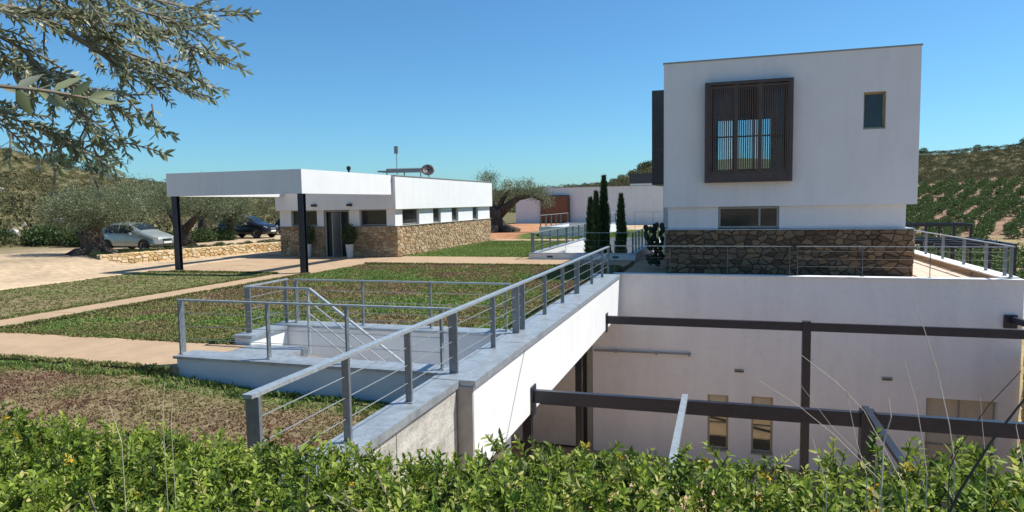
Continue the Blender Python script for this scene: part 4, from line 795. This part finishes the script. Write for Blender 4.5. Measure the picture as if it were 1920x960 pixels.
# shrubs along the gravel drive and parking
sm = []
for k in range(4):
    V, F, v = bush_mesh('shrub', 900, .85, 1.15, .15, k); sm.append(np_mesh('shrub', V, F, v=v)); sm[-1].materials.append(M_shrub)
k = 0
for i in range(17):
    t = i / 16; x = -34.2 - 12 * t + random.uniform(-.3, .3); y = 30.5 + 1.2 * math.sin(t * 5) + random.uniform(-.4, .6); o = bpy.data.objects.new('shrub', sm[i % 4]); COL.objects.link(o)
    o.location = (x, y, float(hgt(np.array(x), np.array(y))) - .08); s = random.uniform(.8, 1.3); o.scale = (s, s, s * random.uniform(.75, 1.1)); o.rotation_euler.z = random.uniform(0, 6); tag(o, 'dark green shrub in the row along the gravel drive behind the old olive trunk', 'shrub', 'shrubs along the gravel drive')
for i in range(9):
    x = -31.8 - random.uniform(0, 2.5); y = 33.8 + i * .62; o = bpy.data.objects.new('shrub', sm[i % 4]); COL.objects.link(o); o.location = (x, y, .42); s = random.uniform(.6, .9); o.scale = (s * 1.1, s * 1.1, s); tag(o, 'dark green shrub between the silver car and the black car', 'shrub', 'shrubs between the parked cars')
for i in range(30):
    p = a + d * (ln * i / 30 + random.uniform(0, .3)) - nrm * random.uniform(.42, .75); o = bpy.data.objects.new('shrub', sm[i % 4]); COL.objects.link(o); o.location = (p.x, p.y, .46); s = random.uniform(.14, .28); o.scale = (s * 1.4, s * 1.4, s); tag(o, 'tiny low plant tucked behind the top of the low stone wall', 'plant', 'small plants on the low wall')
# ------------------------------------------------------------------ cars (facing +X)
def car(name, label, loc, paint, st, wb, length, third=False):
    """st: stations (x, zlow, zbelt, ztop, w_sill, w_belt, w_top)"""
    r = root(name, label, 'car', loc); o = np.array(loc); V = []; F = []
    for x, zl, zs, zbt, ztp, ws, wbt, wt in st:
        ring = [(0, zl), (ws * .9, zl), (ws, zl + .10), (ws * 1.01, zs), (wbt, zbt), (wt, ztp - .02), (wt * .6, ztp), (0, ztp + .012)]
        full = ring + [(-y, z) for y, z in ring[-2:0:-1]]; V += [(o[0] + x, o[1] + y, o[2] + z) for y, z in full]
    n = 14
    for i in range(len(st) - 1):
        for k in range(n): k2 = (k + 1) % n; F.append((i * n + k, (i + 1) * n + k, (i + 1) * n + k2, i * n + k2))
    F.append(tuple(range(n))); F.append(tuple((len(st) - 1) * n + k for k in range(n - 1, -1, -1)))
    body = MB().add(V, F).build('body', paint, r, True); md = body.modifiers.new('sub', 'SUBSURF'); md.levels = 1; md.render_levels = 2
    return r, o
def lerp_st(st, x):
    xs = [s[0] for s in st]; return [float(np.interp(x, xs, [s[k] for s in st])) for k in range(8)]
def car_details(r, o, st, wb, front_x, rear_x, wins, shield, rear, wheel_r=.3, track=.79, plate=True, sh=.03):
    for s in (-1, 1):
        for xa, xb in wins:
            g = MB(); P = []
            for x in np.linspace(xa, xb, 5):
                q = lerp_st(st, x)
                for t in (.08, .84): P.append((o[0] + x, o[1] + s * (q[6] + (q[7] - q[6]) * t + sh), o[2] + q[3] + (q[4] - .02 - q[3]) * t))
            F = [(2 * i, 2 * i + 2, 2 * i + 3, 2 * i + 1) for i in range(4)]; g.add(P, F).build('side_window', M_cglass, r)
        for wx in (rear_x, front_x):
            wr = MB(); c = o + np.array([wx, s * track, wheel_r]); V = []; F = []; nn = 24
            prof = [(.19, -.10), (wheel_r - .02, -.10), (wheel_r, -.07), (wheel_r, .07), (wheel_r - .02, .10), (.19, .10)]
            for (rd, of) in prof:
                for k in range(nn): t = k / nn * 6.2832; V.append((c[0] + rd * math.cos(t), c[1] + of, c[2] + rd * math.sin(t)))
            for i in range(5):
                for k in range(nn): F.append((i * nn + k, i * nn + (k + 1) % nn, (i + 1) * nn + (k + 1) % nn, (i + 1) * nn + k))
            wo = wr.add(V, F).build('wheel', M_rubber, r); V = []; F = []
            for (rd, of) in ((.19, .085), (.15, .05), (.05, .06), (.0, .065)):
                for k in range(nn): t = k / nn * 6.2832; V.append((c[0] + max(rd, .003) * math.cos(t) * (1 + (.0)), c[1] + s * of, c[2] + max(rd, .003) * math.sin(t)))
            for i in range(3):
                for k in range(nn): F.append((i * nn + k, i * nn + (k + 1) % nn, (i + 1) * nn + (k + 1) % nn, (i + 1) * nn + k))
            MB().add(V, F).build('rim', M_alloy, wo)
            ar = MB(); V = []; q = lerp_st(st, wx); yy_ = q[5] * 1.01 + .012
            for k in range(13): t = math.pi * k / 12; V.append((o[0] + wx + (wheel_r + .07) * math.cos(t), o[1] + s * yy_, o[2] + wheel_r + (wheel_r + .05) * math.sin(t)))
            V += [(o[0] + wx - wheel_r - .07, o[1] + s * yy_, o[2] + .19), (o[0] + wx + wheel_r + .07, o[1] + s * yy_, o[2] + .19)]
            ar.add(V, [tuple(range(15))]).build('wheel_arch', M_trim, r)
    for nm, (xa, xb) in (('windscreen', shield), ('rear_window', rear)):
        P = []
        for t in (.10, .92):
            x = xa + (xb - xa) * t; q = lerp_st(st, x)
            for yv in (-.86, -.4, .4, .86): P.append((o[0] + x, o[1] + yv * q[7], o[2] + q[4] + .022 + (.012 if abs(yv) < .5 else 0)))
        MB().add(P, [(0, 1, 5, 4), (1, 2, 6, 5), (2, 3, 7, 6)]).build(nm, M_cglass, r)
#        x     zlow zs   zbelt ztop  ws   wb   wt
st1 = [(-.80, .35, .55, .80, .90, .66, .62, .50), (-.72, .24, .52, .88, 1.02, .79, .76, .62), (-.55, .20, .50, .92, 1.26, .83, .80, .60), (-.15, .20, .50, .93, 1.47, .84, .81, .58), (.45, .19, .50, .93, 1.52, .84, .82, .59), (1.0, .19, .50, .92, 1.53, .84, .82, .60), (1.5, .19, .50, .91, 1.48, .84, .82, .59), (2.2, .19, .50, .89, 1.06, .84, .81, .68), (2.7, .20, .48, .83, .94, .83, .79, .66), (3.1, .22, .45, .72, .80, .80, .74, .60), (3.28, .28, .45, .60, .66, .70, .62, .48)]
cl = (-31.75, 29.25, .48)
r, o = car('parked_car', 'silver green family car parked nose to the low stone wall', cl, M_silver, st1, 2.55, 4.1)
car_details(r, o, st1, 2.55, 2.5, 0.0, [(-.15, .74), (.84, 1.72)], (2.2, 1.5), (-.72, -.15))
for s in (-1, 1):
    MB().bar(o + np.array([2.98, s * .64, .69]), o + np.array([3.2, s * .5, .64]), .26, .17).build('headlight', M_lamp, r); MB().bar(o + np.array([1.72, s * .84, .93]), o + np.array([1.72, s * 1.0, .96]), .1, .12).build('mirror', M_silver, r)
bx('grille', M_trim, r, o[0] + 3.2, o[0] + 3.30, o[1] - .28, o[1] + .28, o[2] + .56, o[2] + .64); bx('number_plate', M_plate, r, o[0] + 3.24, o[0] + 3.31, o[1] - .26, o[1] + .26, o[2] + .40, o[2] + .5); bx('bumper_strip', M_trim, r, o[0] + 3.1, o[0] + 3.28, o[1] - .66, o[1] + .66, o[2] + .30, o[2] + .36)
st2 = [(-.80, .40, .60, .95, 1.05, .72, .70, .58), (-.72, .30, .58, 1.0, 1.15, .84, .80, .62), (-.5, .26, .56, 1.02, 1.52, .88, .85, .58), (.3, .25, .56, 1.02, 1.63, .89, .86, .60), (1.3, .25, .56, 1.01, 1.62, .89, .86, .60), (1.65, .25, .56, 1.0, 1.50, .89, .86, .60), (2.3, .25, .56, .98, 1.10, .89, .85, .70), (2.8, .27, .55, .92, 1.03, .88, .83, .70), (3.2, .30, .52, .82, .92, .84, .78, .62), (3.36, .36, .52, .72, .78, .74, .66, .5)]
cl = (-34.1, 41.3, .5)
r, o = car('parked_car', 'black car with bright headlights parked beside the slim olive trunk', cl, M_black, st2, 2.65, 4.2)
car_details(r, o, st2, 2.65, 2.6, 0.0, [(-.3, .55), (.68, 1.6)], (2.3, 1.65), (-.72, -.5), .34, .84)
for s in (-1, 1):
    MB().bar(o + np.array([3.05, s * .66, .80]), o + np.array([3.24, s * .5, .75]), .26, .15).build('headlight', M_lamp, r); MB().bar(o + np.array([1.75, s * .88, 1.05]), o + np.array([1.75, s * 1.06, 1.07]), .1, .13).build('mirror', M_alloy, r)
bx('grille', M_alloy, r, o[0] + 3.3, o[0] + 3.38, o[1] - .3, o[1] + .3, o[2] + .66, o[2] + .74); bx('number_plate', M_plate, r, o[0] + 3.33, o[0] + 3.4, o[1] - .26, o[1] + .26, o[2] + .46, o[2] + .57)
cl = (-33.2, 46.5, .5)
r, o = car('parked_car', 'dark car mostly hidden between the black car and the pavilion', cl, M_black, st1, 2.55, 4.1)
car_details(r, o, st1, 2.55, 2.5, 0.0, [(-.15, .74), (.84, 1.72)], (2.2, 1.5), (-.72, -.15))
for s in (-1, 1): MB().bar(o + np.array([3.0, s * .62, .66]), o + np.array([3.14, s * .5, .62]), .24, .14).build('headlight', M_lamp, r)
# rocks on the stony terraces of the left hill
for i in range(70):
    az = random.uniform(47, 58); q = random.uniform(52, 95); x, y = -math.sin(math.radians(az)) * q, math.cos(math.radians(az)) * q; s = random.uniform(.15, .5); z = float(hgt(np.array(x), np.array(y)))
    m_ = MB(); V = [(x + s * random.uniform(.7, 1.3) * cx, y + s * random.uniform(.7, 1.3) * cy, z + s * cz) for cx, cy, cz in ((1, 0, 0), (0, 1, 0), (-1, 0, 0), (0, -1, 0), (.6, .5, .9), (-.6, .5, 1.), (-.5, -.6, .9), (.6, -.5, 1.1))]
    m_.add(V, [(0, 1, 4), (1, 5, 4), (1, 2, 5), (2, 6, 5), (2, 3, 6), (3, 7, 6), (3, 0, 7), (0, 4, 7), (4, 5, 6, 7)]); tag(m_.build('hillside_rock', M_rock), 'pale limestone rock among the scrub on the hill behind the olive trees', 'rock', 'rocks on the scrub hill')
# ------------------------------------------------------------------ foreground olive branches
ft = root('olive_tree', 'olive tree whose leafy branches hang over the garden edge', 'tree', (-4.9, 1.0, 1.2))
tb = np.array([-4.9, 1.0, 1.2]); MB().tube([tb + np.array(p) for p in ((0, 0, -.2), (0, 0, .6), (.1, .1, 1.5), (.25, .2, 2.3))], [.28, .22, .19, .15], 12, .12).build('trunk', M_bark, ft, True)
fork = tb + np.array([.25, .2, 2.3]); FP = []; FD = []; FU = []; FL = []; FV = []; tw = MB()
def sprig(p, dirn, L, n, leafL, vb, droop=.25, wdl=None):
    p = np.array(p, float); dirn = np.array(dirn, float); dirn /= np.linalg.norm(dirn); pts = [p.copy()]; ph = random.uniform(0, 3)
    for i in range(n):
        dirn = dirn + np.array([random.gauss(0, .09), random.gauss(0, .09), -droop / n + random.gauss(0, .05)]); dirn /= np.linalg.norm(dirn); p = p + dirn * L / n; pts.append(p.copy())
        s = np.cross(dirn, [0, 0, 1.]); s /= np.linalg.norm(s) + 1e-6; u_ = np.cross(s, dirn); t = ph + i * 1.57; side = s * math.cos(t) + u_ * math.sin(t)
        for q in (-1, 1):
            FP.append(p); FD.append(dirn * random.uniform(.5, 1.1) + side * q * random.uniform(.6, 1.0) + np.array([0, 0, random.uniform(-.25, .2)])); FL.append(leafL * random.uniform(.7, 1.15)); FV.append(vb + random.gauss(0, .2) + (.35 if random.random() < .12 else 0)); FU.append(np.random.normal(size=3))
    FP.append(p); FD.append(dirn); FL.append(leafL * .9); FV.append(vb); FU.append(np.random.normal(size=3)); tw.tube(pts, [.0035] * (len(pts) - 1) + [.0015], 5)
np.random.seed(3)
def limb(px, d0, d1, r0, r1):
    pts = [at(x, y, d0 + (d1 - d0) * i / (len(px) - 1)) for i, (x, y) in enumerate(px)]; rad = list(np.linspace(r0, r1, len(pts))); return pts, rad
limbs = [([(-420, -60), (-150, -10), (60, 20), (210, 45), (310, 70), (360, 95)], 3.1, 3.3, .014, .003), ([(-420, -60), (-200, 60), (0, 110), (130, 150), (190, 185), (225, 205)], 2.9, 3.2, .013, .003), ([(-420, -60), (-220, 120), (-40, 200), (60, 235), (140, 265), (205, 265)], 3.0, 3.3, .006, .002), ([(-300, -120), (-50, -80), (180, -40), (290, 0), (375, 18)], 3.3, 3.5, .012, .003), ([(-150, -10), (40, 90), (110, 170), (150, 225)], 3.0, 3.1, .008, .003), ([(60, 20), (190, 100), (240, 140), (300, 155)], 3.2, 3.3, .012, .003), ([(-300, -120), (0, -60), (120, 10), (230, 95), (325, 130)], 3.5, 3.6, .009, .003), ([(-50, -80), (150, -30), (260, 20), (350, 45)], 3.0, 3.1, .007, .002)]
for px, d0, d1, r0, r1 in limbs:
    pts, rad = limb(px, d0, d1, r0, r1)
    if px[0][0] < -250: pts = [fork] + pts; rad = [.05] + rad
    MB().tube(pts, rad, 7, .05).build('limb', M_twig, ft, True)
    pp = np.array(pts[-len(px):]); seg = np.linalg.norm(np.diff(pp, axis=0), axis=1); cum = np.r_[0, np.cumsum(seg)]; Lt = cum[-1]; s = 0.15
    while s < Lt:
        c = np.array([np.interp(s, cum, pp[:, k]) for k in range(3)]); i = min(len(seg) - 1, int(np.searchsorted(cum, s) - 1)); dd = (pp[i + 1] - pp[i]) / seg[i]
        for _ in range(2):
            dv = dd * .8 + CR * random.gauss(.1, .5) + CU * random.gauss(-.12, .5) + CF * random.gauss(0, .5); sprig(c, dv, random.uniform(.10, .23), random.randint(7, 12), .036, .5)
        s += random.uniform(.028, .046)
    sprig(pp[-1], dd + CR * .2, .22, 9, .05, .45)
for (x, y, d_, dx, dy, L, n) in ((285, 195, 3.2, .1, -1, .12, 5), (20, 250, 3.0, -.1, -1, .1, 4), (120, 262, 3.1, .8, -.5, .22, 8), (165, 275, 3.2, 1, .3, .16, 7), (60, 255, 3.1, .7, -.6, .2, 8), (230, 180, 3.2, .8, -.6, .15, 6), (330, 130, 3.3, .9, -.4, .16, 7), (375, 90, 3.3, .8, -.5, .14, 6), (410, 30, 3.5, 1, .1, .14, 6)):
    sprig(at(x, y, d_), CR * dx + CU * dy, L, n, .05, .4, .1)
for (x, y) in ((-40, 160),): sprig(at(x, y, 1.5), CR * .8 + CU * random.uniform(-.3, .3) + CF * .3, .16, 6, .06, .55)
# crown behind and above (outside the frame mostly)
for i in range(260):
    c = fork + np.array([random.gauss(-.3, .6), random.gauss(.0, .6), random.uniform(.2, 1.4)]); sprig(c, (random.gauss(0, 1), random.gauss(0, 1), random.gauss(.2, .6)), .25, 7, .055, .4)
for i in range(7):
    e = fork + np.array([random.gauss(-.3, .5), random.gauss(0, .5), random.uniform(.6, 1.4)]); MB().tube([fork, (fork + e) / 2 + np.array([0, 0, .1]), e], [.07, .04, .012], 7, .1).build('limb', M_twig, ft, True)
tag(tw.build('twigs', M_twig, ft), kind='stuff')
FP = np.array(FP); cloud('foliage', FP, np.array(FD), np.array(FL), np.array(FL) * .30, np.array(FV), M_olivef, ft, near=True, droop=.08, fold=.12, U=np.array(FU))
# ------------------------------------------------------------------ hedge in front
HX = np.array([-7, -3.6, -2.6, -1.8, -1.2, -.6, 0, .4, .8, 1.4, 3]); HZ = np.array([1.30, 1.29, 1.30, 1.32, 1.37, 1.41, 1.43, 1.45, 1.50, 1.62, 1.75])
hd = root('hedge', 'leafy green hedge with small yellow flowers along the garden edge', 'hedge', (-1, 2.6, 1.1))
P = []; D = []; Ls = []; Vv = []; U = []; stems = MB(); fl = []
N_ = 7400
for i in range(N_):
    x = random.uniform(-5.2, 1.8); y = random.uniform(2.1, 4.0); ztop = float(np.interp(x, HX, HZ)) + .14 * (fbm(x, y, .5) - .5) * 1.6 - .12 * max(0, (y - 3.2)) * 2
    L = random.uniform(.10, .24); depth = random.random() ** 1.3 * .58; tip = ztop - depth + (random.random() < .09) * random.uniform(.03, .12) + (random.random() < .012) * random.uniform(.08, .16)
    dirn = np.array([random.gauss(0, .45), random.gauss(-.1, .45), 1.]); dirn /= np.linalg.norm(dirn); p = np.array([x, y, tip]) - dirn * L; n = random.randint(5, 8); vb = random.gauss(.45, .22); ph = random.uniform(0, 3); q0 = p.copy()
    for k in range(n):
        p = p + dirn * L / n; dirn = dirn + np.random.normal(0, .06, 3); dirn /= np.linalg.norm(dirn); s = np.cross(dirn, [.3, .9, .1]); s /= np.linalg.norm(s); u_ = np.cross(s, dirn); t = ph + k * 1.57; sd = s * math.cos(t) + u_ * math.sin(t)
        for q in (-1, 1):
            P.append(p); D.append(dirn * random.uniform(.6, 1.4) + sd * q); Ls.append(random.uniform(.03, .072) * (1.12 - .45 * k / n)); Vv.append(vb + random.gauss(0, .13) + .18 * k / n); U.append(dirn + np.random.normal(0, .25, 3))
    if depth < .15: stems.tube([q0, p], [.003, .0018], 5)
    if random.random() < .011: fl.append(p)
P = np.array(P); Ls = np.array(Ls); cloud('foliage', P, np.array(D), Ls, Ls * .42, np.array(Vv), M_hedge, hd, near=True, droop=.12, fold=.14, U=np.array(U))
stems.build('stems', M_shrub, hd)
for c in fl:
    n = 14; dv = np.random.normal(size=(n, 3)) + np.array([0, 0, .6]); cloud('flower', np.repeat(c[None], n, 0) + np.random.normal(0, .011, (n, 3)), dv, rng.uniform(.016, .034, n), .012, rng.random(n), M_flower, hd)
for i in range(60):
    x = random.uniform(-5.5, 2.3); y = random.uniform(1.9, 3.2); zt_ = float(np.interp(x, HX, HZ)); MB().tube([(x, y, 1.0), (x + random.gauss(0, .1), y, 1.3), (x + random.gauss(0, .15), y + random.gauss(0, .1), zt_ - .16)], [.009, .005, .0025], 5).build('branch', M_twig, hd)
# dry stalks
stk = [([(1790, 870), (1780, 797), (1756, 690), (1732, 615), (1712, 560)], 2.7, .0022), ([(1738, 890), (1730, 829), (1717, 750), (1695, 675)], 2.75, .002), ([(1653, 915), (1657, 829), (1671, 782), (1666, 746)], 2.7, .003), ([(1700, 920), (1620, 770), (1570, 718), (1499, 663)], 2.8, .0017), ([(1625, 890), (1606, 829), (1590, 750), (1582, 655)], 2.8, .0017), ([(1650, 900), (1566, 817), (1499, 762), (1424, 714)], 2.85, .0017), ([(1550, 915), (1535, 860), (1523, 821)], 2.6, .002), ([(1640, 880), (1560, 800), (1500, 720)], 2.9, .0012), ([(306, 800), (306, 760), (309, 715)], 3.2, .0015), ([(321, 800), (322, 775), (324, 745)], 3.2, .0014), ([(228, 830), (215, 790), (205, 760)], 3.1, .0018), ([(1925, 900), (1905, 800), (1925, 690)], 2.7, .002), ([(1850, 880), (1842, 800), (1838, 740)], 2.8, .0015)]
for px, d_, rd in stk:
    pts = [at(x, y, d_) for x, y in px]; pts = [pts[0] - np.array([0, 0, .35])] + pts; tag(MB().tube(pts, list(np.linspace(rd, rd * .5, len(pts))), 5).build('dry_stalk', M_stalk), 'thin dry pale grass stalk rising out of the hedge', 'grass stalk', 'dry stalks in the hedge')
for px, d_, rd in (([(1780, 960), (1800, 920), (1855, 833), (1905, 768), (1940, 725)], 2.3, .0042), ([(1780, 880), (1800, 835), (1855, 758), (1915, 695)], 2.5, .0018)):
    pts = [at(x, y, d_) for x, y in px]; pts = [pts[0] - np.array([0, 0, .3])] + pts; tag(MB().tube(pts, list(np.linspace(rd, rd * .6, len(pts))), 6).build('bare_twig', M_bark), ('thick bare dark twig' if rd > .003 else 'thinner bare dark twig') + ' leaning out of the hedge over the courtyard', 'twig', 'bare twigs in the hedge')
